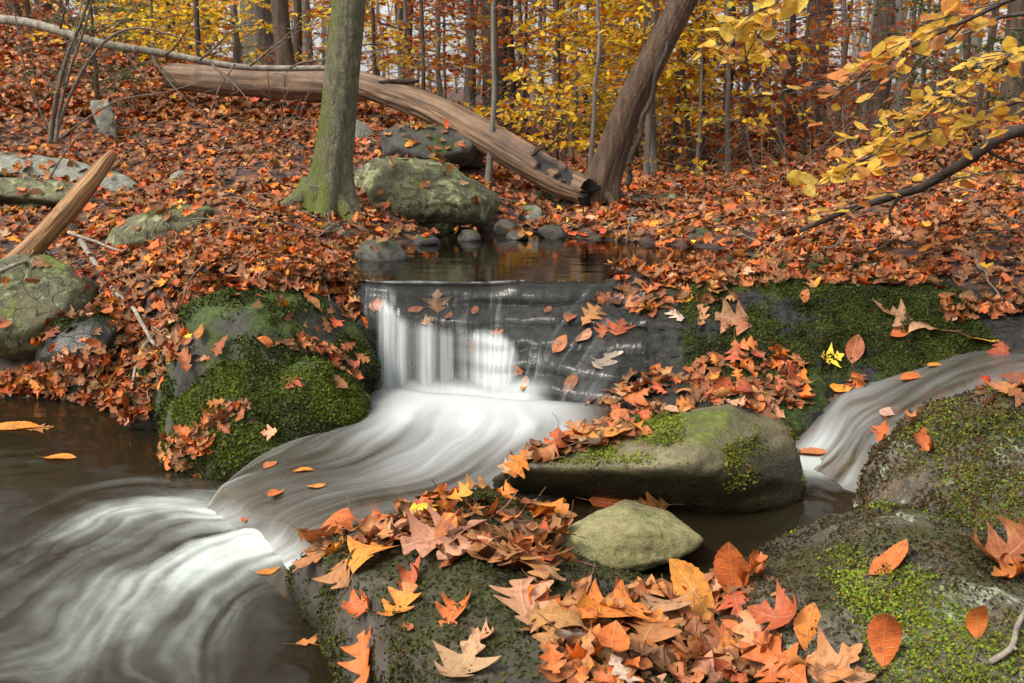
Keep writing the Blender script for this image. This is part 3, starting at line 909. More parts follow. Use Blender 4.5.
# middle pool running down the chute into the lower pool
S = [((362, 387), (606, 404), .165), ((352, 404), (608, 426), .163), ((330, 425), (600, 452), .165), ((282, 444), (560, 500), .155), ((236, 460), (440, 528), .140), ((206, 474), (360, 548), .095), ((196, 490), (322, 580), .03), ((180, 500), (300, 610), -.04)]
rows = []
for (a, b, z) in S:
    A_, B_ = atz(*a, z), atz(*b, z)
    rows.append([A_ + (B_ - A_) * f for f in (0, .25, .5, .75, 1)])
rows = np.array(rows)
nv, nu = 300, 260
MG = loft(rows, nv, nu)                     # axis 0 runs downstream
V_, U = np.meshgrid(np.linspace(0, 1, nv), np.linspace(0, 1, nu), indexing='ij')
qw = np.stack([U * 2.5, V_ * 4, 0 * U], -1).reshape(-1, 3)
bend = U + .07 * fbm(qw, 3, 71).reshape(U.shape) + .02 * fbm(qw * 3, 2, 72).reshape(U.shape)
s1 = streak(bend, V_, 6, 1.9, 11, 3)
s2 = streak(bend, V_, 20, 2.6, 12, 3)
s3 = streak(bend, V_, 70, 3.0, 13)
MG[..., 2] += .016 * fbm(qw * 1.2, 3, 73).reshape(U.shape) + .004 * s1 - .11 * smooth(.40, .75, V_) * smooth(.24, 0, U) ** 2 - .09 * smooth(.6, .85, V_) * smooth(.78, 1, U) ** 2 + .010 * np.exp(-((V_ - .05) / .05) ** 2)
white = np.interp(V_, [0, .05, .22, .36, .47, .56, .66, .76, .84, .92, 1], [.45, .88, .78, .48, .24, .12, .06, .10, .42, .55, .55])
edge = np.maximum(.02 + .98 * smooth(0, .28, U) * smooth(1.0, .72, U), smooth(.70, .82, V_) * smooth(1.0, .82, U))
foam = white * edge * (.86 + 1.0 * s1 * smooth(.05, .22, V_) + .40 * s2 * smooth(.05, .3, V_)) 
foam += (.34 * np.clip(.8 * s1 + 1.0 * s2 - .12, 0, 1) + .12 * np.clip(s3, 0, 1)) * smooth(.2, .4, V_)
water_sheet('middle_pool', MG, np.clip(foam, 0, .97), M['flow'], np.stack([bend, V_ * 2], -1))

# side cascade at right and the dark channel beneath it
S = [((1100, 322), (1110, 372), .455), ((1035, 326), (1060, 384), .435), ((985, 330), (1010, 396), .405), ((932, 342), (962, 418), .355), ((876, 366), (925, 446), .29), ((838, 392), (898, 466), .22), ((812, 424), (880, 486), .172), ((785, 452), (858, 500), .145)]
rows = []
for (a, b, z) in S:
    A_, B_ = atz(*a, z), atz(*b, z)
    rows.append([A_ + (B_ - A_) * f for f in (0, .33, .66, 1)])
nv, nu = 220, 140
CG = loft(np.array(rows), nv, nu)
V_, U = np.meshgrid(np.linspace(0, 1, nv), np.linspace(0, 1, nu), indexing='ij')
qw = np.stack([U * 2.5, V_ * 4, 0 * U], -1).reshape(-1, 3)
ub = U + .10 * fbm(qw, 3, 74).reshape(U.shape)
s1 = streak(ub, V_, 5, 1.9, 21, 3)
s2 = streak(ub, V_, 18, 2.6, 22, 3)
CG[..., 2] += .022 * fbm(qw * 1.3, 3, 75).reshape(U.shape) + .006 * s1 - .03 * np.abs(U - .45) ** 2
white = np.interp(V_, [0, .35, .55, .7, .82, .92, 1], [.10, .14, .24, .36, .48, .66, .6])
water_sheet('side_cascade', CG, np.clip(white * (.15 + .85 * smooth(0, .3, U) * smooth(1, .7, U)) * (.85 + 1.1 * s1 + .5 * s2), 0, .9), M['flow'], np.stack([U, V_ * 2], -1))
gx, gy = np.meshgrid(np.linspace(.18, 1.6, 120), np.linspace(2.1, 3.7, 130), indexing='ij')
pz = np.full_like(gx, .150)
q = np.stack([gx, gy, pz], -1)
pz += .003 * fbm((q * np.array([8, 8, 1])).reshape(-1, 3), 3, 31).reshape(gx.shape)
pc = atz(815, 462, .16)
dd = np.hypot((gx - pc[0]) / .34, (gy - pc[1]) / .26)
foam = .75 * smooth(1.0, .2, dd + .35 * fbm((q * 7).reshape(-1, 3), 4, 32).reshape(gx.shape))
water_sheet('side_channel', np.stack([gx, gy, pz], -1), foam, M['low'])

# lower pool with long silky eddies
nx, ny = 520, 420
x = np.linspace(-4.6, .25, nx)
y = np.linspace(1.2, 5.0, ny)
gx, gy = np.meshgrid(x, y, indexing='ij')
PX, PY, _ = project(np.stack([gx, gy, np.zeros_like(gx)], -1).reshape(-1, 3))
PX, PY = PX.reshape(gx.shape), PY.reshape(gx.shape)
pl0 = atz(272, 541, 0)


def blobs(path, w):
    """soft band along a polyline given in picture points on the water"""
    P = np.array([atz(a, b, 0)[:2] for a, b in path])
    P = catmull(P, 40)
    T = np.gradient(P, axis=0)
    best = np.full(gx.shape, 1e9)
    tx = np.zeros(gx.shape)
    ty = np.zeros(gx.shape)
    al = np.zeros(gx.shape)
    for k, (pp, t) in enumerate(zip(P, T)):
        d = np.hypot(gx - pp[0], gy - pp[1])
        m = d < best
        best[m] = d[m]
        tl = np.hypot(*t)
        tx[m], ty[m], al[m] = t[0] / tl, t[1] / tl, k / 39
    W = np.interp(al, np.linspace(0, 1, len(w)), w)
    return np.exp(-(best / W) ** 2), tx, ty, al


bands = [
    ([(285, 545), (245, 520), (205, 510), (160, 505), (110, 512), (55, 535), (10, 575)], (.11, .13, .13, .11, .10, .11, .12), .95, .18),
    ([(290, 550), (250, 540), (205, 555), (165, 580), (125, 612), (70, 640), (0, 655)], (.12, .15, .16, .18, .18, .17, .16), 1.05, .24),
    ([(270, 560), (230, 590), (212, 625), (200, 660), (190, 700)], (.09, .10, .11, .10, .08), .55, .18),
    ([(205, 500), (150, 480), (90, 486), (20, 520)], (.08, .07, .07, .08), .35, .08),
    ([(130, 530), (80, 560), (60, 600), (110, 640)], (.12, .13, .13, .12), .30, .22),
]
dens = np.zeros(gx.shape)
vx, vy = np.full(gx.shape, -.10), np.full(gx.shape, -.04)
for path, w, a0, a1 in bands:
    b, tx, ty, al = blobs(path, w)
    dens = np.maximum(dens, b * (a0 + (a1 - a0) * al))
    vx += b * tx
    vy += b * ty
# eddy wobble so that the streaks curl
q = np.stack([gx * 2.1, gy * 2.1, np.zeros_like(gx)], -1).reshape(-1, 3)
psi = fbm(q, 3, 44).reshape(gx.shape)
ax_, ay_ = np.gradient(psi, x, y)
vx += .13 * ay_
vy += -.13 * ax_
vl = np.hypot(vx, vy) + 1e-6
vx, vy = vx / vl, vy / vl


def samp(A, fx, fy):
    i = np.clip((fx - x[0]) / (x[1] - x[0]), 0, nx - 1.001)
    j = np.clip((fy - y[0]) / (y[1] - y[0]), 0, ny - 1.001)
    i0, j0 = i.astype(int), j.astype(int)
    a, b = i - i0, j - j0
    return (A[i0, j0] * (1 - a) * (1 - b) + A[i0 + 1, j0] * a * (1 - b) + A[i0, j0 + 1] * (1 - a) * b + A[i0 + 1, j0 + 1] * a * b)


q = np.stack([gx, gy, np.zeros_like(gx)], -1).reshape(-1, 3)
W0 = (vnoise(q * 42, 55) * .6 + vnoise(q * 90, 57) * .4).reshape(gx.shape)
W1 = vnoise(q * 15, 56).reshape(gx.shape)
L0, L1, D0 = np.zeros(gx.shape), np.zeros(gx.shape), np.zeros(gx.shape)
for sgn in (1, -1):
    fx, fy = gx.copy(), gy.copy()
    for k in range(26):
        L0 += samp(W0, fx, fy)
        L1 += samp(W1, fx, fy)
        D0 += samp(dens, fx, fy)
        fx = fx + sgn * .013 * samp(vx, fx, fy)
        fy = fy + sgn * .013 * samp(vy, fx, fy)
L0 /= L0.std()
L1 /= L1.std()
D0 /= 52
foam = 1.05 * smooth(.04, .85, D0) * np.clip(.80 + .20 * L0 + .24 * L1, .05, 1.5)
foam += .10 * np.clip(L1 - .1, 0, 2) * smooth(.02, .3, D0) + .05 * np.clip(L0 - .6, 0, 2) * smooth(.01, .15, D0)
foam = foam * np.clip(.92 + .9 * fbm(q * 4.2, 4, 91).reshape(gx.shape), .15, 1.3)
foam = np.clip(foam, 0, .88)
LZ = .004 * L1 * smooth(.0, .5, D0) + .0015 * L0 * smooth(.0, .5, D0) + .042 * np.exp(-(((gx - pl0[0]) / .26) ** 2 + ((gy - pl0[1]) / .20) ** 2)) * (1 + .8 * fbm(q * 5, 2, 66).reshape(gx.shape))
LZ += .004 * fbm(q * np.array([5, 8, 1]), 3, 60).reshape(gx.shape)
water_sheet('lower_pool', np.stack([gx, gy, LZ], -1), foam, M['low'])
# ------------------------------------------------------------------ leaves
PAL = {
    'orange': (.48, .092, .006), 'red-orange': (.37, .038, .005), 'red': (.27, .012, .006), 'golden orange': (.58, .19, .010), 'yellow': (.80, .49, .018),
    'tan': (.33, .135, .042), 'pinkish tan': (.42, .22, .125), 'brown': (.095, .032, .010), 'dark brown': (.045, .018, .008), 'pale grey': (.44, .36, .29), 'rust': (.21, .038, .007),
    'salmon': (.43, .125, .042),
}


def _tri(t, c, w):
    return np.clip(1 - np.abs(t - c) / w, 0, 1)


def leaf_grid(kind, nt, ns, rg=None):
    """flat leaf of length 1 along +y, base at origin: (nt, ns, 2) positions and uv"""
    j = (lambda a: 0.0) if rg is None else (lambda a: rg.uniform(-a, a))
    t = np.linspace(0, 1, nt)
    s = np.linspace(-1, 1, ns)
    if kind == 'beech':
        w = .27 * np.sin(np.pi * t ** .85) ** .85 * (1 + .04 * np.sin(t * 60))
        sweep = .25
    elif kind == 'white oak':
        e = .34 * np.sin(np.pi * np.clip(t, 0, 1) ** 1.25) ** .75
        lobe = .5 + .5 * np.cos(2 * np.pi * (t * 3.6 - .50 + j(.08)))
        w = e * (.30 + .78 * lobe ** .8) + .012
        sweep = .42
    elif kind == 'red oak':
        e = .38 * np.sin(np.pi * np.clip(t, 0, 1) ** 1.1) ** .7
        ph = (t * 3.4 + .05 + j(.06)) % 1
        lobe = 1 - np.abs(ph - .5) * 2
        w = e * (.24 + .88 * lobe ** 1.2) + .012
        sweep = .48
    else:  # maple
        w = np.maximum.reduce([.36 * _tri(t, .10, .13), .60 * _tri(t, .36, .25) ** 1.1, .24 * _tri(t, .68, .16), .10 + 0 * t])
        w = w * np.clip((1 - t) * 6, 0, 1) ** .8 * np.clip(t * 14 + .1, 0, 1)
        sweep = .50
    w[0] = .012
    w[-1] = .002
    X = s[None, :] * w[:, None]
    Y = t[:, None] + sweep * np.abs(X) - (.10 if kind != 'beech' else .02) * (np.abs(X) > 0) * 0
    Y = Y / Y.max()
    return X, Y, np.stack([X, np.broadcast_to(t[:, None], X.shape)], -1)


def bend(X, Y, rg, curl=1.0):
    """curl a flat leaf: cup across, arch along, twist and ripple. returns (.., 3)"""
    kx = rg.normal(.9, 1.6) * curl
    ky = rg.normal(.5, 1.3) * curl
    tw = rg.normal(0, .7) * curl
    k = kx * (1 + .8 * (Y - .5) * rg.uniform(-1, 1)) + 1e-4
    x = np.sin(k * X) / k
    z = (1 - np.cos(k * X)) / k
    # diagonal fold
    a = tw * (Y - .5)
    x, z = x * np.cos(a) - z * np.sin(a), x * np.sin(a) + z * np.cos(a)
    z = z + curl * (.018 * np.sin(Y * rg.uniform(9, 16) + rg.uniform(0, 6)) * np.sign(X) * np.minimum(1, np.abs(X) * 8) + .05 * rg.uniform(-1, 1) * np.abs(X) * np.sin(Y * 6 + rg.uniform(0, 6)))
    ky = ky + (1e-4 if abs(ky) < 1e-4 else 0)
    yy_ = Y - .5
    y2 = np.sin(ky * yy_) / ky - z * np.sin(ky * yy_)
    z2 = (1 - np.cos(ky * yy_)) / ky + z * np.cos(ky * yy_)
    return np.stack([x, y2, z2], -1)


def leaf_colour(col, X, Y, rg, blot=True):
    c = np.array(PAL[col]) * rg.uniform(.82, 1.15)
    c = c * (1 + rg.normal(0, .06, 3))
    C = np.broadcast_to(c, X.shape + (3,)).copy()
    if blot:
        q = np.stack([X * 5, Y * 5, np.full_like(X, rg.uniform(0, 99))], -1).reshape(-1, 3)
        n = fbm(q, 3, 1).reshape(X.shape)
        o = np.array(PAL[rg.choice(['red-orange', 'brown', 'golden orange', 'tan'])])
        f = (rg.uniform(.05, .8) * smooth(0, .4, n))[..., None]
        C = C * (1 - f) + o * f
        edge = smooth(.55, 1.0, np.abs(Y - .5) * 2)[..., None] * .55 * rg.uniform(0, 1)
        C = C * (1 - edge) + np.array(PAL['brown']) * edge
    return np.clip(C, 0.003, 1)


def make_leaf_mesh(kind, col, rg, nt=34, ns=7, curl=1.0):
    X, Y, uv = leaf_grid(kind, nt, ns, rg)
    skew = rg.normal(0, .12)
    Xs = X * rg.uniform(.85, 1.1) + skew * (Y - .5) ** 2
    P = bend(Xs, Y, rg, curl)
    C = leaf_colour(col, X, Y, rg)
    V = [P.reshape(-1, 3)]
    F = [grid_faces(nt, ns)[:, ::-1]]
    Cc = [C.reshape(-1, 3)]
    UV = [uv.reshape(-1, 2)]
    # leaf stalk
    m = ns // 2
    b, d = P[0, m], P[0, m] - P[2, m]
    d = d / np.linalg.norm(d)
    L = rg.uniform(.18, .42)
    bendv = np.array([rg.normal(0, .25), 0, rg.normal(.1, .25)])
    pts = np.array([b + d * L * f + bendv * L * f * f for f in np.linspace(0, 1, 5)])
    tv, tf = tube(pts, np.linspace(.011, .008, 5), 4, cap=False)
    F.append(tf[0] + len(V[0]))
    V.append(tv)
    Cc.append(np.broadcast_to(np.array(PAL['brown']) * 1.2, (len(tv), 3)))
    UV.append(np.tile([[0.1, .055]], (len(tv), 1)))
    return np.concatenate(V), F, np.concatenate(Cc), np.concatenate(UV)


bpy.context.view_layer.update()
DG = bpy.context.evaluated_depsgraph_get()
WATERS = {'upper_pool', 'waterfall', 'middle_pool', 'side_cascade', 'side_channel', 'lower_pool'}


def cast(o, d, water=False):
    """first solid (or water) surface along a ray"""
    o = Vector(o)
    d = Vector(d).normalized()
    for k in range(8):
        hit, loc, nrm, _, ob, _ = SC.ray_cast(DG, o, d)
        if not hit:
            return None
        if (ob.name in WATERS and not water) or ob.name.startswith('fallen_leaf'):
            o = loc + d * .002
            continue
        if nrm.dot(d) > 0:
            nrm = -nrm
        return np.array(loc), np.array(nrm), ob.name
    return None


def pick(px, py, water=False):
    return cast(CAM, ray(px, py), water)


def frame(n, head, tilt_dir=0, tilt=0):
    n = np.asarray(n, float)
    n = n / np.linalg.norm(n)
    d = np.array([math.cos(head), math.sin(head), 0.0])
    d = d - n * (d @ n)
    d = d / (np.linalg.norm(d) + 1e-9)
    x = np.cross(d, n)
    R = np.stack([x, d, n], 1)
    if tilt:
        a = np.array([math.cos(tilt_dir), math.sin(tilt_dir), 0])
        R = R @ np.array(Matrix.Rotation(tilt, 3, Vector(a)))
    return R


LEAVES = []      # records for labels


def put_leaf(px, py, L, kind, col, head, rg, curl=1.0, tilt=0, tdir=0, lift=.004, water=False, zone='', upright=False):
    h = pick(px, py, water)
    if h is None:
        return None
    p, n, on = h
    if L > 3:       # length given in pixels
        L = L * np.linalg.norm(p - CAM) / FPX * 1.08
    n = n * .75 + np.array([0, 0, .25])
    if water:
        n = np.array([0, 0, 1.0])
    V, F, C, UV = make_leaf_mesh(kind, col, rg, curl=curl)
    V = V * L
    n = n / np.linalg.norm(n)
    R = frame(n, head, tdir, tilt)
    if upright:    # leaf standing on edge, its blade turned towards the stream
        d = np.array([math.cos(head) * .5, -.15 + 0 * math.sin(head), 1.0])
        d /= np.linalg.norm(d)
        f = np.array([.25 * rg.normal(), -1.0, .35])
        f = f - d * (f @ d)
        f /= np.linalg.norm(f)
        R = np.stack([np.cross(d, f), d, f], 1)
        lift = L * .42
    # rest on the surface: keep the lowest point a little above it
    W = V @ R.T
    low = (W @ n).min()
    o = mk('fallen_leaf', V, F, M['leaf'], None, {'col': C}, UV)
    o.matrix_world = Matrix.Translation(Vector(p + n * (lift + max(0, -low - .004) * (0.45 if not upright else 0)))) @ Matrix([list(r) for r in R]).to_4x4()
    LEAVES.append(dict(o=o, px=px, py=py, kind=kind, col=col, on=on, L=L, zone=zone, up=upright or tilt > .9, head=head, spec=None))
    return LEAVES[-1]


D2 = math.radians
rl = np.random.default_rng(1234)
# the leaves one can point at, one by one: (px, py, length px, kind, colour, heading, curl, options)
for spec in [
    (892, 566, 50, 'beech', 'orange', 25, .8, {'tilt': .5, 'tdir': 0}, 'curled orange beech leaf resting on vivid green moss of the right rock'),
    (889, 655, 58, 'beech', 'orange', 95, .9, {'upright': True}, 'orange beech leaf standing on edge on the dark mossy rock apron'),
    (976, 632, 36, 'beech', 'orange', 100, .5, {'upright': True}, 'small orange beech leaf alone above the twig on the right rock'),
    (808, 632, 52, 'beech', 'golden orange', 70, .5, {'tilt': .4, 'tdir': 1.5}, 'golden ribbed beech leaf at the heap edge beside the right rock'),
    (782, 620, 60, 'maple', 'red-orange', 150, 1.0, {'lift': .01}, 'bright red-orange leaf under the golden ribbed beech leaf'),
    (838, 668, 58, 'maple', 'tan', 20, 1.0, {'lift': .01}, 'crumpled tan maple leaf at the bottom edge of the right rock'),
    (1003, 560, 80, 'red oak', 'rust', 10, 1.1, {'lift': .012}, 'large curled rust oak leaf at right edge above the twig'),
    (1010, 578, 46, 'maple', 'orange', 200, 1.2, {'lift': .008}, 'folded orange leaf under the large curled rust oak leaf'),
    (785, 668, 70, 'red oak', 'orange', 110, 1.1, {'lift': .012}, 'big orange oak leaf at the bottom below the golden beech leaf'),
    (756, 645, 62, 'white oak', 'pinkish tan', 70, 1.0, {'lift': .012}, 'pinkish lobed oak leaf standing at the right end of the heap'),
    (865, 679, 44, 'maple', 'pinkish tan', 0, 1.2, {}, 'pinkish crumpled leaf cut by the bottom edge of the picture'),
    (778, 594, 20, 'beech', 'tan', 30, .6, {}, 'tiny tan leaf alone on dark moss above the golden beech leaf'),
    (465, 666, 66, 'maple', 'pinkish tan', 60, .8, {'lift': .01}, 'large pale pink maple leaf with long stalk on the mound front'),
    (368, 664, 62, 'red oak', 'orange', 80, .9, {'lift': .01}, 'big orange oak leaf overhanging the pool at the mound foot'),
    (372, 563, 62, 'maple', 'golden orange', 60, .8, {'lift': .012}, 'large golden orange leaf on the mound moss below the heap'),
    (345, 575, 44, 'maple', 'tan', 100, 1.0, {'lift': .01}, 'brownish tan leaf tucked left of the large golden orange one'),
    (366, 607, 46, 'white oak', 'orange', 170, .9, {}, 'orange deeply lobed oak leaf on the mound moss above the pool'),
    (398, 610, 58, 'white oak', 'golden orange', 60, .9, {}, 'golden deeply lobed oak leaf next to the orange lobed one on moss'),
    (453, 614, 56, 'white oak', 'orange', 75, .8, {}, 'slender orange lobed oak leaf alone in the middle of the mound moss'),
    (414, 581, 42, 'maple', 'red-orange', 60, .9, {'tilt': .4}, 'red-orange curled leaf alone on the mound moss'),
    (409, 629, 18, 'beech', 'rust', 120, .9, {}, 'very small rust leaf with long stalk on the mound moss'),
    (450, 565, 26, 'beech', 'rust', 40, .9, {}, 'small dark rust leaf on the mound moss under the heap'),
    (483, 637, 28, 'maple', 'pinkish tan', 160, .8, {}, 'small pale leaf above the large pale pink maple leaf'),
    (523, 612, 84, 'white oak', 'pinkish tan', 100, .8, {'lift': .015}, 'long pale pink deeply lobed oak leaf hanging down the mound'),
    (600, 628, 100, 'red oak', 'golden orange', 35, .7, {'lift': .04}, 'largest golden orange oak leaf in the heap below the olive stone'),
    (658, 618, 92, 'white oak', 'pinkish tan', 60, .8, {'lift': .02}, 'large pinkish white oak leaf right below the olive stone'),
    (712, 600, 70, 'beech', 'golden orange', 75, .6, {'lift': .03, 'tilt': .5}, 'ribbed golden orange beech leaf raised at the right of the heap'),
    (738, 590, 60, 'beech', 'orange', 110, .7, {'upright': True}, 'orange leaf standing upright at the far right of the heap'),
    (608, 662, 62, 'beech', 'orange', 80, .7, {'lift': .04}, 'smooth oval orange leaf lying low in the heap'),
    (645, 650, 90, 'white oak', 'tan', 70, .9, {'lift': .03}, 'long tan lobed oak leaf in the lower heap beside the smooth oval leaf'),
    (565, 640, 80, 'white oak', 'tan', 150, .9, {'lift': .03}, 'tan lobed oak leaf at lower left of the heap'),
    (535, 580, 66, 'red oak', 'tan', 95, 1.0, {'lift': .03}, 'curled tan oak leaf left of the olive stone, over the pale hanging one'),
    (452, 545, 92, 'red oak', 'pinkish tan', 200, .8, {'lift': .03}, 'big pinkish brown oak leaf across the middle of the upper heap'),
    (500, 565, 74, 'red oak', 'tan', 170, .8, {'lift': .03}, 'broad tan oak leaf with its lobes over the mound moss'),
    (427, 523, 34, 'maple', 'yellow', 20, .9, {'lift': .04}, 'small bright yellow leaf on top of the upper heap'),
    (334, 526, 60, 'white oak', 'pale grey', 60, .9, {'lift': .015}, 'pale grey lobed oak leaf at the left tip of the mound heap'),
    (300, 534, 50, 'red oak', 'orange', 110, 1.0, {'lift': .012, 'tilt': .6}, 'orange oak leaf curled at the left tip of the mound'),
    (318, 558, 50, 'red oak', 'tan', 210, 1.0, {}, 'tan oak leaf hanging toward the chute at the left tip of the mound'),
    (402, 494, 36, 'beech', 'pinkish tan', 70, 1.0, {'upright': True}, 'pale leaf standing upright on the ridge of the upper heap'),
    (515, 452, 44, 'maple', 'salmon', 30, 1.0, {'lift': .02}, 'salmon leaf at the left tip of the angular slab'),
    (610, 440, 56, 'beech', 'golden orange', 20, .8, {'lift': .02}, 'golden orange leaf in front of the slab top heap'),
    (584, 443, 60, 'white oak', 'tan', 190, .9, {'lift': .015}, 'tan oak leaf lying on the slab top moss'),
    (617, 502, 52, 'beech', 'orange', 15, .9, {'lift': .01}, 'bright orange leaf on top edge of the olive stone'),
    (652, 501, 34, 'maple', 'tan', 160, 1.0, {'lift': .01}, 'tan leaf at the top right of the olive stone'),
    (580, 513, 40, 'maple', 'red-orange', 200, 1.0, {'lift': .01}, 'red-orange leaf behind the left end of the olive stone'),
    (293, 382, 20, 'maple', 'red', 250, .4, {}, 'single small red maple leaf on the moss-carpeted boulder'),
    (948, 399, 34, 'beech', 'salmon', 60, .5, {}, 'salmon beech leaf on the lichen-crusted boulder near the side cascade'),
    (887, 309, 28, 'maple', 'pinkish tan', 100, .5, {}, 'pale pink maple leaf on the mossy ledge hump'),
    (914, 324, 46, 'red oak', 'pinkish tan', 160, .7, {}, 'pinkish brown oak leaf at the right end of the mossy ledge hump'),
    (900, 332, 20, 'beech', 'orange', 30, .7, {}, 'small orange leaf beneath the pinkish brown oak leaf on the ledge'),
    (804, 297, 17, 'beech', 'salmon', 80, .5, {}, 'small salmon leaf on top of the mossy ledge hump'),
    (854, 352, 28, 'beech', 'rust', 70, .8, {'tilt': .5}, 'rust leaf standing at the foot of the mossy ledge hump'),
    (832, 358, 22, 'maple', 'yellow', 10, .8, {}, 'small yellow leaf beside the rust leaf under the mossy hump'),
    (688, 298, 18, 'beech', 'yellow', 30, .5, {}, 'single round yellow leaf on the ledge right of the waterfall'),
    (668, 300, 14, 'beech', 'orange', 160, .5, {}, 'tiny orange leaf left of the round yellow leaf on the ledge'),
    (638, 299, 28, 'beech', 'salmon', 40, .5, {}, 'salmon leaf on the ledge between waterfall and round yellow leaf'),
    (678, 316, 26, 'white oak', 'pale grey', 100, .6, {}, 'small pale lobed oak leaf below the round yellow leaf'),
    (702, 318, 28, 'white oak', 'tan', 70, .6, {}, 'tan lobed oak leaf right of the small pale lobed one'),
    (740, 322, 50, 'red oak', 'pinkish tan', 170, .6, {'lift': .006}, 'long pinkish oak leaf lying across the mossy ledge hump'),
    (603, 361, 44, 'white oak', 'pale grey', 60, .6, {}, 'grey white lobed oak leaf stuck to the wet black rock'),
    (652, 312, 18, 'beech', 'rust', 80, .6, {}, 'small rust leaf on the wet ledge under the salmon leaf'),
    (640, 398, 26, 'maple', 'orange', 20, .9, {}, 'orange leaf at the dark hollow behind the slab'),
    (437, 302, 24, 'maple', 'tan', 90, .5, {'lift': .010}, 'tan leaf caught in the top of the waterfall'),
    (415, 311, 16, 'beech', 'salmon', 30, .5, {'lift': .010}, 'salmon leaf caught left of the tan one in the waterfall'),
    (449, 318, 12, 'beech', 'rust', 70, .5, {'lift': .010}, 'tiny rust leaf caught in the waterfall under the tan leaf'),
    (497, 335, 14, 'maple', 'orange', 10, .5, {'lift': .010}, 'small bright orange leaf caught right of the white curtain'),
    (473, 346, 13, 'maple', 'orange', 70, .5, {'lift': .010}, 'small orange leaf caught within the white curtain'),
    (379, 306, 18, 'maple', 'orange', 20, .6, {'lift': .010}, 'orange leaf at the very left edge of the waterfall'),
    (570, 318, 24, 'beech', 'rust', 70, .4, {'lift': .010}, 'rust leaf under the sliding water right of the curtain'),
    (560, 345, 22, 'beech', 'salmon', 60, .4, {'lift': .010}, 'salmon leaf stuck low under the sliding water'),
    (525, 385, 18, 'beech', 'golden orange', 70, .4, {'lift': .010}, 'golden orange leaf at the foot of the sliding water'),
    (517, 370, 18, 'beech', 'orange', 90, .4, {'lift': .010}, 'orange leaf above the golden one at the sliding water foot'),
    (475, 312, 15, 'beech', 'rust', 80, .5, {'lift': .010}, 'dark rust leaf caught below the lip above the white curtain'),
    (428, 322, 14, 'maple', 'pinkish tan', 40, .5, {'lift': .010}, 'pale leaf at the shelf where the white curtain starts'),
    (590, 318, 30, 'white oak', 'tan', 60, .5, {'lift': .02}, 'tan leaf sliding at the right side of the waterfall'),
    (603, 335, 26, 'red oak', 'rust', 80, .5, {'lift': .02}, 'rust oak leaf on wet rock above the grey white one'),
    (585, 340, 24, 'beech', 'pinkish tan', 50, .5, {'lift': .02}, 'pale oval leaf on wet rock left of the rust oak leaf'),
    (620, 330, 26, 'maple', 'red-orange', 70, .6, {'lift': .012}, 'red-orange leaf on the wet rock near the leafy ledge top'),
    (572, 385, 26, 'beech', 'brown', 60, .5, {'lift': .015}, 'brown leaf low on the wet black rock above the pool'),
    (622, 392, 30, 'red oak', 'pinkish tan', 80, .7, {'lift': .012}, 'pale oak leaf hanging on black rock above the slab'),
    (548, 312, 14, 'beech', 'rust', 70, .4, {'lift': .010}, 'small rust leaf under the lip right of the curtain'),
    (60, 458, 28, 'beech', 'golden orange', 0, .3, {'water': True}, 'single orange leaf floating on the still brown pool'),
    (18, 427, 46, 'beech', 'golden orange', 175, .3, {'water': True}, 'long golden leaf floating by the left edge of the brown pool'),
    (40, 429, 22, 'maple', 'tan', 20, .3, {'water': True}, 'tan leaf floating beside the long golden leaf'),
    (315, 642, 34, 'red oak', 'salmon', 20, .5, {'water': True}, 'salmon oak leaf afloat at the mound edge in the pool'),
    (205, 480, 30, 'maple', 'salmon', 10, .6, {}, 'pale salmon leaf at the top of the chute by the moss-carpeted boulder'),
    (848, 452, 36, 'beech', 'red-orange', 30, .8, {}, 'red-orange leaf at the foot of the side cascade'),
    (812, 454, 36, 'beech', 'salmon', 0, .3, {'water': True}, 'salmon leaf afloat in the white foot of the side cascade'),
    (915, 376, 40, 'beech', 'orange', 35, .4, {'water': True}, 'orange leaf swept in the side cascade'),
    (890, 412, 36, 'beech', 'pale grey', 50, .4, {'water': True}, 'greyish leaf swept low in the side cascade'),
    (985, 340, 42, 'beech', 'yellow', 15, .4, {'water': True}, 'blurred pale yellow leaf at the top of the side cascade'),
    (938, 365, 22, 'beech', 'golden orange', 15, .4, {'water': True}, 'small golden leaf swept in the side cascade'),
    (270, 465, 20, 'beech', 'salmon', 70, .4, {'water': True}, 'salmon leaf swept down the brown chute by the moss-carpeted boulder'),
    (316, 488, 18, 'beech', 'golden orange', 10, .4, {'water': True}, 'yellow-orange leaf carried on the brown chute'),
    (277, 493, 24, 'beech', 'orange', 60, .4, {'water': True}, 'orange leaf carried down the left side of the brown chute'),
    (304, 471, 20, 'beech', 'golden orange', 10, .4, {'water': True}, 'orange leaf carried in the middle of the brown chute'),
    (245, 520, 14, 'beech', 'red-orange', 90, .4, {'water': True}, 'small red-orange leaf at the white plunge under the chute'),
    (268, 572, 22, 'beech', 'golden orange', 30, .4, {'water': True}, 'golden leaf just under the white plunge near the mound'),
    (262, 271, 26, 'maple', 'yellow', 20, .8, {}, 'bright yellow leaf on the left bank above the dark mossy boulder'),
    (128, 328, 36, 'maple', 'golden orange', 130, .9, {}, 'golden leaf with yellow tip beside the forked grey twig'),
    (1000, 360, 40, 'maple', 'red', 70, .9, {'lift': .01}, 'dark red leaf on top of the lichen-crusted boulder'),
    (990, 380, 34, 'maple', 'golden orange', 190, .8, {'lift': .01}, 'golden leaf at the crest of the lichen-crusted boulder'),
    (1008, 392, 40, 'maple', 'salmon', 250, .8, {'lift': .01}, 'salmon leaf at the right crest of the lichen-crusted boulder'),
    (1015, 372, 40, 'red oak', 'tan', 90, .9, {'lift': .012}, 'tan oak leaf at right edge on the lichen-crusted boulder'),
]:
    px, py, L, kind, col, hd, cu, opt, lab = spec
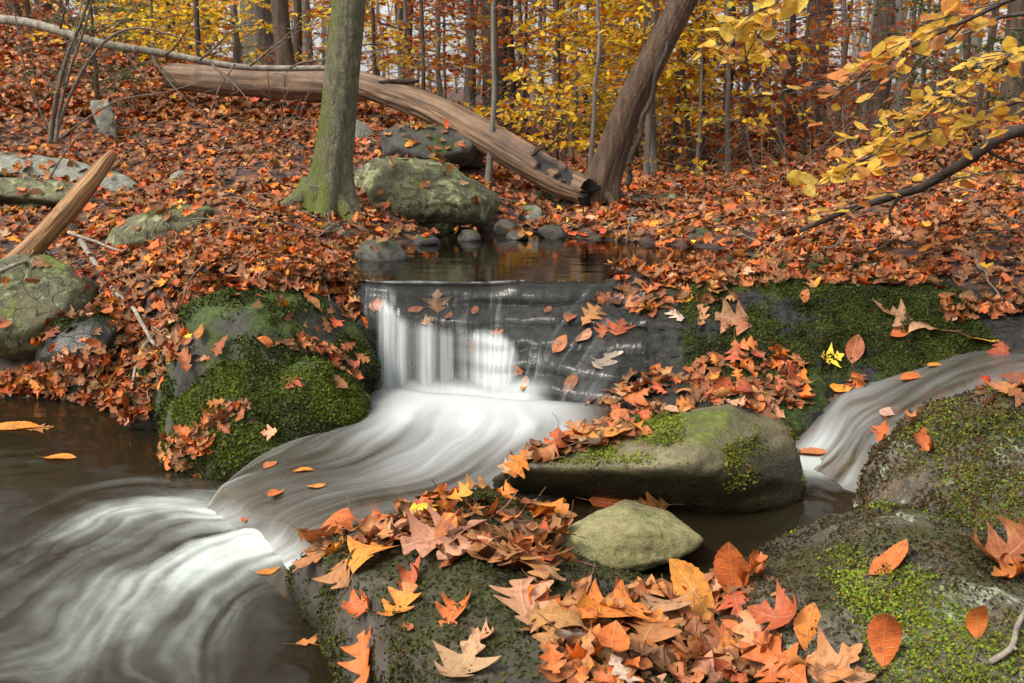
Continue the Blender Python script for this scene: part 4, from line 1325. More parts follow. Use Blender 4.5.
    r = put_leaf(px, py, L, kind, col, D2(hd), rl, cu, **opt)
    if r:
        r['spec'] = lab


def in_poly(x, y, poly):
    inside = False
    n = len(poly)
    for i in range(n):
        x1, y1 = poly[i]
        x2, y2 = poly[(i + 1) % n]
        if (y1 > y) != (y2 > y) and x < (x2 - x1) * (y - y1) / (y2 - y1) + x1:
            inside = not inside
    return inside


def zone_pts(poly, n, rg, mind):
    xs = [p[0] for p in poly]
    ys = [p[1] for p in poly]
    out = []
    for k in range(n * 60):
        if len(out) >= n:
            break
        x, y = rg.uniform(min(xs), max(xs)), rg.uniform(min(ys), max(ys))
        if in_poly(x, y, poly) and all((x - a) ** 2 + (y - b) ** 2 > mind * mind for a, b in out):
            out.append((x, y))
    return out


MIX1 = (['orange', 'golden orange', 'tan', 'pinkish tan', 'rust', 'brown', 'red-orange', 'pale grey'], [.17, .10, .18, .18, .12, .13, .08, .04])
MIX2 = (['orange', 'golden orange', 'tan', 'pinkish tan', 'rust', 'brown', 'red-orange', 'salmon', 'red', 'yellow'], [.22, .09, .14, .08, .17, .15, .09, .02, .03, .01])
REDS = (['red', 'red-orange', 'orange', 'rust'], [.3, .3, .25, .15])
KM = (['red oak', 'white oak', 'maple', 'beech'], [.36, .30, .16, .18])
# leaf heaps: zone words, polygon in the picture, count, length range (m), colours, spacing, lift
HEAPS = [
    ('in upper mound heap', [(305, 545), (345, 512), (405, 500), (470, 500), (560, 512), (560, 568), (500, 572), (420, 548), (345, 560)], 46, (.09, .14), MIX1, 13, .035),
    ('in heap below olive stone', [(535, 578), (575, 592), (690, 590), (720, 572), (765, 570), (735, 625), (745, 683), (560, 683), (535, 625)], 58, (.08, .13), MIX1, 14, .025),
    ('at bottom right heap end', [(750, 640), (800, 655), (830, 683), (745, 683)], 6, (.07, .10), MIX1, 14, .02),
    ('on slab top', [(492, 475), (520, 448), (590, 425), (640, 425), (650, 436), (560, 458)], 26, (.07, .12), MIX1, 9, .02),
    ('on ledge by waterfall', [(595, 300), (620, 280), (722, 282), (735, 300), (690, 306), (640, 312)], 22, (.06, .10), MIX2, 8, .012),
    ('on ledge over slab', [(690, 370), (740, 345), (800, 355), (808, 405), (760, 418), (700, 392)], 34, (.08, .13), MIX2, 9, .02),
    ('on dark rock behind slab', [(600, 395), (650, 370), (700, 385), (720, 402), (640, 425), (560, 430)], 26, (.07, .11), MIX2, 9, .02),
    ('in left boulder seam', [(265, 345), (310, 338), (345, 352), (358, 378), (345, 376), (318, 352)], 14, (.06, .09), REDS, 7, .012),
    ('at waterline by carpeted boulder', [(150, 440), (190, 432), (232, 400), (245, 405), (205, 450), (190, 468), (155, 462)], 22, (.06, .10), MIX2, 8, .012),
    ('on bank above dark boulder', [(240, 278), (300, 262), (352, 272), (358, 322), (345, 318), (318, 286), (262, 292)], 34, (.07, .11), MIX2, 9, .02),
]
for zname, poly, n, (a, b), (cols_, cw), md, lift in HEAPS:
    for (x_, y_) in zone_pts(poly, n, rl, md):
        put_leaf(x_, y_, rl.uniform(a * .72, b * 1.02), rl.choice(KM[0], p=KM[1]), rl.choice(cols_, p=np.array(cw) / sum(cw)), rl.uniform(0, 2 * np.pi), rl, rl.uniform(.8, 1.9),
                 tilt=abs(rl.normal(0, .40)), tdir=rl.uniform(0, 6.28), lift=rl.uniform(.002, lift), zone=zname)
print('individual leaves', len(LEAVES))

# labels: what it looks like, then where it lies, then an order along its own look-alikes
NUMW = ['first', 'second', 'third', 'fourth', 'fifth', 'sixth', 'seventh', 'eighth', 'ninth', 'tenth', 'eleventh', 'twelfth']
med = {}
for r in LEAVES:
    med.setdefault(r['zone'], []).append(r['L'])
keyed = {}
for r in LEAVES:
    if r['spec']:
        continue
    k = {'beech': 'smooth oval', 'maple': 'broad pointed', 'red oak': 'spiky oak', 'white oak': 'rounded oak'}[r['kind']]
    size = 'large ' if r['L'] > np.quantile(med[r['zone']], .67) else ('small ' if r['L'] < np.quantile(med[r['zone']], .33) else '')
    r['base'] = f"{size}{r['col']} {k} leaf {r['zone']}"
    keyed.setdefault(r['base'], []).append(r)
for base, rs in keyed.items():
    rs.sort(key=lambda r: r['px'])
    for i, r in enumerate(rs):
        if len(rs) == 1:
            r['spec'] = base
        elif len(rs) == 2:
            r['spec'] = base + (', left of two alike' if i == 0 else ', right of two alike')
        else:
            r['spec'] = base + f', {NUMW[i]} of {len(rs)} from left'
for r in LEAVES:
    tag(r['o'], r['spec'], 'leaf', 'single fallen leaves on rocks and water')

# ---- the countless rest: one loose layer of litter
LT = {}
rgt = np.random.default_rng(99)
for kind in ('beech', 'white oak', 'red oak', 'maple'):
    for lod, (nt_, ns_) in {'a': (16, 5), 'b': (9, 3), 'c': (5, 3)}.items():
        vs = []
        for k in range(10):
            kk = kind if lod != 'c' else 'beech'
            X, Y, _ = leaf_grid(kk, nt_, ns_, rgt)
            if lod == 'c':
                X = X * 1.25
            vs.append(bend(X * rgt.uniform(.85, 1.15), Y, rgt, 1.3).reshape(-1, 3))
        LT[kind, lod] = (np.array(vs), grid_faces(nt_, ns_)[:, ::-1])


def batch_frames(n, rg, tilt):
    """n random orientations about given normals: returns (k,3,3)"""
    k = len(n)
    n = n + rg.normal(0, tilt, (k, 3))
    n /= np.linalg.norm(n, axis=1, keepdims=True)
    a = rg.uniform(0, 2 * np.pi, k)
    d = np.stack([np.cos(a), np.sin(a), np.zeros(k)], 1)
    d -= n * (d * n).sum(1, keepdims=True)
    d /= np.linalg.norm(d, axis=1, keepdims=True) + 1e-9
    return np.stack([np.cross(d, n), d, n], 2)


def add_litter(acc, P, Nn, L, lod, rg, tilt=.35, mixc=MIX2, kinds=KM):
    k = len(P)
    kd = rg.choice(4, k, p=np.array(kinds[1]))
    cols_ = np.array([PAL[c] for c in mixc[0]])[rg.choice(len(mixc[0]), k, p=np.array(mixc[1]) / sum(mixc[1]))]
    cols_ = cols_ * rg.uniform(.30, 1.40, (k, 1)) * (1 + rg.normal(0, .06, (k, 3)))
    pat = fbm(P * 1.1 + 9, 3, 83)[:, None]
    cols_ = cols_ * (1 + .45 * pat) * np.array([1.0, 1.0, 1.0]) ** 1
    dull = rg.random((k, 1)) < .22 + .5 * np.clip(pat, 0, 1)
    cols_ = np.where(dull, cols_ * .25 + np.array([.085, .036, .015]) * .75, cols_)
    R = batch_frames(Nn, rg, tilt)
    for ki, kind in enumerate(KM[0]):
        T, F = LT[kind, lod]
        idx = np.where(kd == ki)[0]
        if not len(idx):
            continue
        t = T[rg.integers(0, len(T), len(idx))] * L[idx][:, None, None]
        W = np.einsum('kij,kvj->kvi', R[idx], t) + P[idx][:, None]
        m = T.shape[1]
        Fa = (F[None] + (np.arange(len(idx)) * m)[:, None, None]).reshape(-1, F.shape[1])
        acc.add(W.reshape(-1, 3), Fa, {'col': np.clip(np.repeat(cols_[idx], m, 0), .004, 1)})


lit = Acc()
# near banks: dropped straight down on whatever is there
LOW = {'mossy_boulder': .12, 'mossy_boulder.001': .12, 'mossy_boulder.002': .05, 'rock_ledge': .0, 'mossy_mound': 0, 'angular_slab': 0, 'flat_stone': 0, 'mossy_ledge_rock': 0}


def _bare(p):
    return .85 * float(smooth(.22, .5, fbm(np.array([[p[0] * 1.7, p[1] * 1.7, 3.3]]), 3, 81))[0])


P, Nn = [], []
n = 32000
xs_, ys_ = rgt.uniform(-1, 1, n), rgt.uniform(0, 1, n)
ys_ = 2.4 + 6.4 * ys_ ** .85
xs_ = xs_ * (.62 * ys_ + .7)
for x_, y_ in zip(xs_, ys_):
    h = cast((x_, y_, 6), (0, 0, -1), True)
    if h is None or h[2] in WATERS:
        continue
    p, nn, on = h
    pr = LOW.get(on, .9 if on == 'ground' else .42)
    if on == 'rock_ledge' and p[0] > .42 and p[1] > 4.36:
        pr = .8
    if on.startswith('mossy_boulder') and on not in LOW:
        pr = .10
    if rgt.random() > pr or nn[2] < .35:
        continue
    if on == 'ground' and rgt.random() < _bare(p):
        continue
    P.append(p)
    Nn.append(nn)
P, Nn = np.array(P), np.array(Nn)
P = P + Nn * rgt.uniform(.002, .035, (len(P), 1))
L_ = .035 + .075 * rgt.random(len(P)) ** .8
near = P[:, 1] < 6.0
add_litter(lit, P[near], Nn[near], L_[near], 'a', rgt)
add_litter(lit, P[~near], Nn[~near], L_[~near], 'b', rgt)
# extra litter in picture zones on rock (too many and too small to name)
for poly, n, (a, b) in [
    ([(0, 375), (100, 345), (160, 390), (145, 425), (60, 405), (0, 408)], 260, (.06, .1)),
    ([(100, 290), (170, 300), (190, 340), (160, 390), (120, 350)], 140, (.06, .1)),
    ([(150, 255), (250, 225), (362, 262), (350, 300), (250, 290), (160, 300)], 420, (.06, .1)),
    ([(940, 300), (1024, 292), (1024, 318), (945, 318)], 40, (.06, .1)),
    ([(610, 272), (940, 272), (940, 290), (820, 286), (620, 286)], 170, (.06, .1)),
]:
    P, Nn = [], []
    for (x_, y_) in zone_pts(poly, n, rgt, 2.0):
        h = pick(x_, y_, True)
        if h and h[2] not in WATERS:
            P.append(h[0])
            Nn.append(h[1] * .6 + np.array([0, 0, .4]))
    if P:
        P, Nn = np.array(P), np.array(Nn)
        Nn /= np.linalg.norm(Nn, axis=1, keepdims=True)
        add_litter(lit, P + Nn * rgt.uniform(.003, .025, (len(P), 1)), Nn, rgt.uniform(a, b, len(P)), 'a', rgt)
# the heaps themselves are several leaves deep
for zname, poly, n, (a, b), mx, md, lift in HEAPS:
    P, Nn = [], []
    for (x_, y_) in zone_pts(poly, int(n * 1.6), rgt, md * .45):
        h = pick(x_, y_)
        if h:
            P.append(h[0])
            Nn.append(h[1] * .7 + np.array([0, 0, .3]))
    P, Nn = np.array(P), np.array(Nn)
    Nn /= np.linalg.norm(Nn, axis=1, keepdims=True)
    add_litter(lit, P + Nn * rgt.uniform(.001, .012, (len(P), 1)), Nn, rgt.uniform(a, b, len(P)), 'a', rgt, .22, (['brown', 'rust', 'tan', 'orange', 'dark brown'], [.3, .25, .2, .15, .1]))
# farther floor
n = 60000
ys_ = 8.5 + 30 * rgt.random(n) ** 1.7
xs_ = rgt.uniform(-1, 1, n) * (.60 * ys_ + 1.5)
zs_ = ground_z(xs_, ys_)
P = np.stack([xs_, ys_, zs_ + rgt.uniform(.005, .06, n)], 1)
Nn = np.tile([[0, -.12, 1.0]], (n, 1))
add_litter(lit, P, Nn, rgt.uniform(.06, .12, n) * (1 + (ys_ - 8.5) * .02), 'c', rgt, .45)
litter = struct(lit.build('leaf_litter', M['litter']), 'stuff', 'loose layer of orange and brown fallen leaves over the banks and forest floor')
# ------------------------------------------------------------------ moss tufts on the near rocks
def moss(rock, n, size, dark, bright, thr, seed, yellow=.5, keep=None, freq=5.0):
    rg = np.random.default_rng(seed)
    me = rock.data
    nv = len(me.vertices)
    V = np.empty(nv * 3, np.float32)
    me.vertices.foreach_get('co', V)
    V = V.reshape(-1, 3)
    Nn = np.empty(nv * 3, np.float32)
    me.vertices.foreach_get('normal', Nn)
    Nn = Nn.reshape(-1, 3)
    W = V + np.array(rock.location)
    # skip what can never be seen: deep undersides
    m = fbm(W * freq, 4, seed, .6) + .25 * Nn[:, 2]
    ok = (m > thr) & (Nn[:, 2] > -.35)
    if keep is not None:
        ok &= keep(W, Nn)
    idx = np.where(ok)[0]
    wgt = smooth(thr, thr + .25, m[idx]) + .05
    idx = rg.choice(idx, n, p=wgt / wgt.sum())
    sp = math.sqrt(max(1e-9, np.ptp(V[:, 0]) * np.ptp(V[:, 1]) * 3 / nv))
    P = V[idx] + rg.normal(0, sp * .6, (n, 3))
    P = P - Nn[idx] * ((P - V[idx]) * Nn[idx]).sum(1, keepdims=True)
    R = batch_frames(Nn[idx].astype(float), rg, .9)
    L = size * rg.uniform(.55, 1.35, n)
    w = .42
    T = np.array([[-.15, 0, 0], [.15, 0, 0], [w, .5, .22], [0, 1.0, .30], [-w, .5, .22]])
    Wv = np.einsum('kij,vj->kvi', R, T) * L[:, None, None] + P[:, None] + Nn[idx][:, None] * (rg.uniform(-.1, .55, n) * size)[:, None, None]
    g = np.clip(.5 + .9 * fbm(W[idx] * freq * 1.7 + 5, 3, seed + 1) + rg.normal(0, .22, n), 0, 1)
    C = np.array(dark)[None] * (1 - g[:, None]) + np.array(bright)[None] * g[:, None]
    C = np.where(rg.random((n, 1)) < .12, C * np.array([[1.6, .8, .6]]), C)
    F = np.arange(n * 5).reshape(n, 5)
    o = mk('moss', Wv.reshape(-1, 3), F, M['moss'], rock, {'col': np.clip(np.repeat(C, 5, 0), .002, 1)}, shade=False)
    o['kind'] = 'stuff'
    return o


moss(lb2, 52000, .010, (.010, .018, .003), (.085, .12, .011), -.08, 5)
moss(lb1, 15000, .012, (.010, .016, .004), (.06, .085, .012), .12, 6)
moss(lb4, 3000, .013, (.012, .022, .003), (.05, .08, .01), .05, 8)
moss(lb5, 4000, .013, (.012, .022, .003), (.06, .09, .01), .0, 9)
moss(mound, 46000, .0085, (.011, .011, .003), (.055, .062, .010), -.12, 10)
moss(rb, 44000, .008, (.022, .014, .006), (.085, .062, .018), -.20, 11)
moss(rb, 30000, .0065, (.06, .085, .008), (.19, .25, .018), .20, 12, freq=2.8)
moss(ra, 70000, .007, (.012, .011, .005), (.070, .055, .018), -.14, 13)
moss(ra, 36000, .0062, (.06, .085, .008), (.19, .26, .018), .24, 14, freq=2.9, keep=lambda W, N: W[:, 0] > .70)
moss(slab, 5000, .009, (.04, .06, .006), (.16, .20, .02), .18, 15, keep=lambda W, N: (N[:, 2] > .3) & (W[:, 0] < .50 + .10 * (W[:, 1] - 2.7)))
moss(slab, 3500, .008, (.05, .06, .008), (.15, .17, .02), .12, 16, keep=lambda W, N: (W[:, 0] > .62) & (N[:, 2] < .75) & (W[:, 2] > .2))
moss(ledge, 60000, .009, (.010, .016, .003), (.060, .080, .012), -.10, 17, keep=lambda W, N: (W[:, 0] > .72) & (W[:, 0] < 1.95) & (W[:, 1] < 4.6) & (W[:, 2] > .30))
# ------------------------------------------------------------------ trees and dead wood
rt = np.random.default_rng(4242)
YELLOW = (['yellow', 'golden orange', 'lemon'], [.55, .15, .30])
GOLD = (['golden orange', 'yellow', 'orange'], [.45, .3, .25])
RUST = (['orange', 'rust', 'red-orange', 'brown', 'golden orange'], [.34, .24, .18, .12, .12])
LIME = (['lime', 'lemon', 'yellow'], [.5, .3, .2])
GREEN = (['fir', 'fir light'], [.6, .4])
PAL.update({'lemon': (.78, .58, .05), 'lime': (.36, .40, .05), 'fir': (.035, .075, .018), 'fir light': (.09, .14, .03)})
HEX = np.array([[0, 0, 0], [.26, .30, .07], [.22, .66, .06], [0, 1, -.03], [-.22, .66, .06], [-.26, .30, .07]])
HEXF = np.array([[0, 1, 2, 3], [0, 3, 4, 5]])


def uvtube(pts, rad, sides, wob=None, cap=True):
    V, F = tube(pts, rad, sides, cap, wob)
    n = len(pts)
    ln = np.concatenate([[0], np.cumsum(np.linalg.norm(np.diff(pts, axis=0), axis=1))])
    a = np.abs(np.linspace(-1, 1, sides, endpoint=False))
    uv = np.stack([np.broadcast_to(a, (n, sides)), np.broadcast_to(ln[:, None], (n, sides))], -1).reshape(-1, 2)
    if cap:
        uv = np.concatenate([uv, [[.5, 0], [.5, ln[-1]]]])
    return V, F, uv


class Leaves:
    def __init__(s):
        s.P, s.D = [], []

    def build(s, name, L, pal, parent, mat, rg, near=False, flat=.35, origin=(0, 0, 0)):
        if not s.P:
            return None
        P, D = np.concatenate(s.P), np.concatenate(s.D)
        k = len(P)
        n = np.tile([[0, 0, 1.0]], (k, 1)) + rg.normal(0, flat, (k, 3))
        d = D + rg.normal(0, .25, (k, 3)) + np.array([0, 0, -.12])
        d -= n * ((d * n).sum(1) / (n * n).sum(1))[:, None]
        d /= np.linalg.norm(d, axis=1, keepdims=True) + 1e-9
        n /= np.linalg.norm(n, axis=1, keepdims=True)
        R = np.stack([np.cross(d, n), d, n], 2)
        cols_ = np.array([PAL[c] for c in pal[0]])[rg.choice(len(pal[0]), k, p=np.array(pal[1]) / sum(pal[1]))]
        cols_ = np.clip(cols_ * rg.uniform(.7, 1.15, (k, 1)) * (1 + rg.normal(0, .05, (k, 3))), .004, 1)
        Ls = L * rg.uniform(.6, 1.25, k)
        if near:
            T, F = LT['beech', 'a']
            t = T[rg.integers(0, len(T), k)] * np.array([1.35, 1, .7])
            t = t + np.array([0, .5, 0])
        else:
            t = np.broadcast_to(HEX, (k, 6, 3))
            F = HEXF
        W = np.einsum('kij,kvj->kvi', R, t) * Ls[:, None, None] + P[:, None]
        m = t.shape[1]
        Fa = (F[None] + (np.arange(k) * m)[:, None, None]).reshape(-1, F.shape[1])
        return mk(name, W.reshape(-1, 3) - np.array(origin), Fa, mat, parent, {'col': np.repeat(cols_, m, 0)})


def spray(wood, lv, p0, d, L, r, rg, twig=.12, leaf=.05, droop=.15, leafiness=1.0, sub=True, wander=.06):
    """a branch: axis with alternate side twigs, leaves along every twig"""
    n = max(6, int(L / .12))
    d = np.array(d, float)
    d /= np.linalg.norm(d)
    pts = [np.array(p0, float)]
    for k in range(n):
        d = d + rg.normal(0, wander, 3) + np.array([0, 0, -droop / n])
        d /= np.linalg.norm(d)
        pts.append(pts[-1] + d * L / n)
    pts = np.array(pts)
    wood.add(*tube(pts, np.linspace(r, max(.0022, r * .2), len(pts)), 5))
    side = np.cross(d, [0, 0, 1])
    side /= np.linalg.norm(side) + 1e-9
    if sub:
        m = max(2, int(L / twig))
        for k in range(m):
            t = .18 + .8 * (k + rg.random() * .6) / m
            q = pts[int(t * n)]
            T = pts[min(n, int(t * n) + 1)] - q
            T = T / (np.linalg.norm(T) + 1e-9)
            dd = T * .7 + side * (1 if k % 2 else -1) * rg.uniform(.6, 1) + rg.normal(0, .18, 3)
            spray(wood, lv, q, dd, L * rg.uniform(.22, .48) * (1.15 - .6 * t), max(.002, r * .35), rg, twig, leaf, droop * .5, leafiness, L > .75 and r > .006, wander)
    m = int(leafiness * L * (.7 if sub else .95) / leaf)
    if m > 0:
        t = np.sort(rg.uniform(.15, 1, m))
        i = np.clip((t * n).astype(int), 0, n - 1)
        T = pts[i + 1] - pts[i]
        T /= np.linalg.norm(T, axis=1, keepdims=True) + 1e-9
        sd_ = side[None] * np.where(np.arange(m) % 2, 1, -1)[:, None]
        D = T * .6 + sd_ * .8
        lv.P.append(pts[i] + rg.normal(0, .008, (m, 3)))
        lv.D.append(D / np.linalg.norm(D, axis=1, keepdims=True))


def bark_tube(pts, rad, sides, rows, seed, ridge=.06, flare=None, lobes=6):
    P = catmull(pts, rows)
    R = np.interp(np.linspace(0, 1, rows), np.linspace(0, 1, len(rad)), rad)
    th = np.linspace(0, 2 * np.pi, sides, endpoint=False)
    ln = np.concatenate([[0], np.cumsum(np.linalg.norm(np.diff(P, axis=0), axis=1))])
    q = np.stack([np.cos(th)[None] * 2.6 + 0 * ln[:, None], np.sin(th)[None] * 2.6 + 0 * ln[:, None], ln[:, None] * 1.6 + 0 * th[None]], -1).reshape(-1, 3)
    w = 1 + ridge * (ridged(q * np.array([2.2, 2.2, 1]), 3, seed) + .5 * fbm(q * .6, 2, seed + 3) + (.7 * ridged(q * np.array([5.5, 5.5, 2.2]), 3, seed + 6) if sides > 24 else 0)).reshape(rows, sides)
    if flare:
        f = np.exp(-ln / flare[1])[:, None]
        w = w * (1 + f * (flare[0] + flare[0] * .55 * np.cos(lobes * th + seed)[None]))
    return uvtube(P, R, sides, w)


def ground_at(px, Y):
    x = ray(px, 130)[0] * Y
    return np.array([x, Y, float(ground_z([x], [Y])[0])])


def tree(name, label, px, Y, wpx, mat, lean=0.0, crown=None, leafpal=RUST, leafL=.08, leafiness=.5, height=None, zs=(.9, 3.2), nb=8, bl=1.2, top=True, group=None, cat='tree', wander=.03, dy=0.0, seed=None):
    rg = np.random.default_rng(seed if seed is not None else int(px * 7 + Y * 13))
    b = ground_at(px, Y)
    b[2] -= .05
    r = max(.008, wpx * .5 * Y / FPX)
    H = height or min(11, max(3.0, r * 110 + 2.5))
    root = tag(empty(name, b), label, cat, group)
    n = 9
    pts = [np.zeros(3)]
    for k in range(n):
        pts.append(pts[-1] + np.array([lean * H / n + rg.normal(0, wander * H / n * 1.6), dy * H / n + rg.normal(0, wander * H / n), H / n]))
    pts = np.array(pts)
    V, F, uv = bark_tube(pts, [r * 1.25, r * 1.02, r * .95, r * .85, r * .7, r * .4], 10 if r < .05 else 18, 40, int(px), .05, (.5, .14))
    mk('trunk', V, F, mat, root, None, uv)
    lv = Leaves()
    wmat = M['twig'] if r < .05 else mat
    for k in range(nb):
        wood = Acc()
        z = zs[0] + (zs[1] - zs[0]) * (k + rg.random()) / nb
        if z > H * .97:
            continue
        q = np.array([np.interp(z, pts[:, 2], pts[:, j]) for j in range(3)])
        a = rg.uniform(0, 2 * np.pi)
        spray(wood, lv, q, (math.cos(a), math.sin(a), rg.uniform(.05, .5)), bl * rg.uniform(.6, 1.2), max(.006, r * .22), rg, .16, leafL * .62, .35, leafiness)
        wood.build('branch', wmat, root)
    if top and H > 4:
        for k in range(5):
            wood = Acc()
            z = H * rg.uniform(.55, .98)
            q = np.array([np.interp(z, pts[:, 2], pts[:, j]) for j in range(3)])
            a = rg.uniform(0, 2 * np.pi)
            spray(wood, lv, q, (math.cos(a), math.sin(a), rg.uniform(.5, 1.2)), H * rg.uniform(.16, .26), max(.01, r * .35), rg, .30, leafL * 1.5, .1, leafiness * .12)
            wood.build('branch', wmat, root)
    lv.build('crown', leafL, leafpal, root, M['tree_leaf'], rg, flat=.75)
    return root


# --- the mossy tree on the left bank
b = at(323, 208, 6.2)
b[2] = min(b[2], float(ground_z([b[0]], [b[1]])[0])) - .03
root = tag(empty('tree', b), 'upright mossy grey-green trunk with flared roots on the left bank', 'tree')
tops = [at(328, 208, 6.2), at(333, 165, 6.2), at(339, 110, 6.2), at(345, 45, 6.2), at(350, -5, 6.2)]
pts = np.array([p - b for p in tops])
pts[0, 2] = 0
ext = [pts[-1] + (pts[-1] - pts[-2]) * k for k in (3, 7, 12, 18)]
V, F, uv = bark_tube(np.concatenate([pts, ext]), [.118, .108, .103, .098, .095, .09, .08, .06, .03], 64, 320, 3, .055, (.75, .15), 5)
mk('trunk', V, F, M['bark_main'], root, None, uv)
for k, (a, L) in enumerate([(200, .36), (160, .28), (325, .42), (20, .32), (265, .22), (95, .3)]):
    d = np.array([math.cos(D2(a)), math.sin(D2(a)), 0])
    f = np.linspace(0, 1, 12)
    x_ = b[0] + d[0] * (L * f + .06)
    y_ = b[1] + d[1] * (L * f + .06)
    z_ = ground_z(x_, y_) + .13 * (1 - f) ** 2.4 - .012 - .03 * f
    P = np.stack([x_, y_, z_], 1) - b
    P[:, :2] += .02 * np.sin(f * 5 + k)[:, None] * np.array([-d[1], d[0]])
    V, F, uv = bark_tube(P, [.085, .055, .036, .022, .012], 16, 30, 40 + k, .08)
    mk('root', V, F, M['bark_main'], root, None, uv)
wood, lv = Acc(), Leaves()
for k in range(9):
    z = rt.uniform(3.2, 6.5)
    q = np.array([np.interp(z, np.concatenate([pts, ext])[:, 2], np.concatenate([pts, ext])[:, j]) for j in range(3)])
    a = rt.uniform(0, 6.28)
    spray(wood, lv, q, (math.cos(a), math.sin(a), .5), rt.uniform(1, 1.9), .03, rt, .3, .13, .2, .4)
wood.build('branches', M['bark_main'], root)
lv.build('crown', .1, RUST, root, M['tree_leaf'], rt)

# --- the leaning tree
b = at(597, 200, 7.25)
b[2] = min(b[2], float(ground_z([b[0]], [b[1]])[0])) - .04
root = tag(empty('tree', b), 'brown trunk leaning steeply right behind the pool', 'tree')
tops = [at(597, 200, 7.25), at(607, 170, 7.22), at(628, 110, 7.15), at(655, 55, 7.1), at(684, 0, 7.05), at(720, -65, 7.0)]
pts = np.array([p - b for p in tops])
ext = [pts[-1] + (pts[-1] - pts[-2]) * k for k in (2, 4.5, 8)]
V, F, uv = bark_tube(np.concatenate([pts, ext]), [.125, .108, .098, .092, .085, .08, .07, .055, .03], 72, 360, 5, .055, (.45, .16), 5)
mk('trunk', V, F, M['bark_lean'], root, None, uv)
for k, (a, L) in enumerate([(185, .26), (250, .22), (300, .30), (0, .34), (60, .3)]):
    d = np.array([math.cos(D2(a)), math.sin(D2(a)), 0])
    f = np.linspace(0, 1, 10)
    x_, y_ = b[0] + d[0] * (L * f + .05), b[1] + d[1] * (L * f + .05)
    P = np.stack([x_, y_, ground_z(x_, y_) + .14 * (1 - f) ** 2 - .02 - .03 * f], 1) - b
    V, F, uv = bark_tube(P, [.075, .05, .03, .02, .01], 14, 24, 60 + k, .08)
    mk('root', V, F, M['bark_lean'], root, None, uv)
wood, lv = Acc(), Leaves()
allp = np.concatenate([pts, ext])
for k in range(8):
    q = allp[5] + (allp[-1] - allp[5]) * rt.uniform(.1, 1)
    a = rt.uniform(0, 6.28)
    spray(wood, lv, q, (math.cos(a), math.sin(a), .5), rt.uniform(1, 1.8), .025, rt, .3, .12, .2, .5)
wood.build('branches', M['bark_lean'], root)
lv.build('crown', .1, YELLOW, root, M['tree_leaf'], rt)
# vine stem hanging off it
P = catmull([at(626, 186, 7.0), at(632, 160, 7.0), at(640, 130, 7.0), at(648, 105, 6.98), at(659, 70, 6.95), at(667, 42, 7.0)], 40)
P[:, 0] += .012 * np.sin(np.linspace(0, 22, 40))
tag(mk('vine', *tube(P, np.linspace(.022, .014, 40), 8), M['bark_dark']), 'dark curving vine stem rising beside the leaning brown trunk', 'vine')

# --- fallen logs
def log(name, label, ctrl, r, sides, rows, seed, mat, ridge=.05, rot=None):
    b = np.mean(np.array(ctrl), axis=0)
    b[2] = np.min(np.array(ctrl)[:, 2])
    V, F, uv = bark_tube(np.array(ctrl) - b, r, sides, rows, seed, ridge)
    # ragged ends
    n = rows * sides
    d = (np.array(ctrl[-1]) - np.array(ctrl[-2]))
    d /= np.linalg.norm(d)
    rag = np.random.default_rng(seed).uniform(-.10, .06, sides)
    for k in range(7):
        V[(rows - 1 - k) * sides:(rows - k) * sides] += d * (rag * (1 - k / 7))[:, None]
    # rotten hollows broken open near the lower end, on the side towards the stream
    ri = np.repeat(np.arange(rows), sides) / (rows - 1)
    C0 = catmull(np.array(ctrl) - b, rows)
    rv = V[:n] - np.repeat(C0, sides, 0)
    rv /= np.linalg.norm(rv, axis=1, keepdims=True)
    face = rv @ np.array([-.05, -.62, .78])
    nz_ = fbm(V[:n] * np.array([7, 7, 9]), 4, seed + 2)
    win = np.exp(-((ri - rot[0]) / rot[1]) ** 2) if rot else 0 * ri
    hole = smooth(.52, .60, win * .75 + .42 * face + .9 * nz_ - .25) * (win > .1) * smooth(.55, .75, face)
    V[:n] -= rv * (hole * .040)[:, None]
    ra_ = np.zeros(len(V))
    ra_[:n] = hole
    ra_[:n] = np.maximum(ra_[:n], .85 * smooth(.985, 1.0, ri))
    ra_[n:] = 1
    o = mk(name, V, F, mat, None, {'rot': ra_}, uv)
    o.location = b
    return tag(o, label, 'log')


lg = log('fallen_log', 'long bare weathered log slanting down to the foot of the leaning trunk', [at(352, 82, 8.3), at(385, 92, 8.1), at(430, 108, 7.85), at(480, 134, 7.6), at(525, 160, 7.35), at(560, 180, 7.15), at(588, 192, 7.0)],
         [.095, .098, .102, .108, .110, .104, .085], 72, 420, 8, M['log'], .11, (.80, .13))
bb = np.array(lg.location)
sl = hull_rock('bark_slab', [at(378, 80, 8.02), at(395, 79, 8.0), at(418, 78, 7.9), at(422, 83, 7.88), at(400, 85, 7.98), at(376, 84, 8.05), at(380, 80, 8.12), at(418, 79, 8.02)], 91, M['hollow'], 'x', 'x', .008, 12, 4, 30)
for k_ in ('label', 'category'):
    del sl[k_]
sl.parent = lg
sl.location = Vector(np.array(sl.location) - bb)
for k, (px, py, Y, a, b_, r) in enumerate([(532, 156, 7.18, 10, 30, .012), (545, 150, 7.2, 30, 6, .010)]):
    p0 = at(px, py, Y)
    P = catmull([p0 - bb, p0 - bb + np.array([.06, -.02, .05]), p0 - bb + np.array([.12, -.03, .06 + .02 * k])], 8)
    mk('branch_stub', *tube(P, np.linspace(r, r * .5, 8), 7), M['hollow'], lg)
log('fallen_log', 'thick brown log lying level behind the mossy trunk', [at(350, 88, 8.55), at(310, 86, 8.6), at(260, 82, 8.7), at(215, 80, 8.8), at(172, 76, 9.0)], [.115, .12, .115, .115, .10], 40, 160, 9, M['log'], .11)
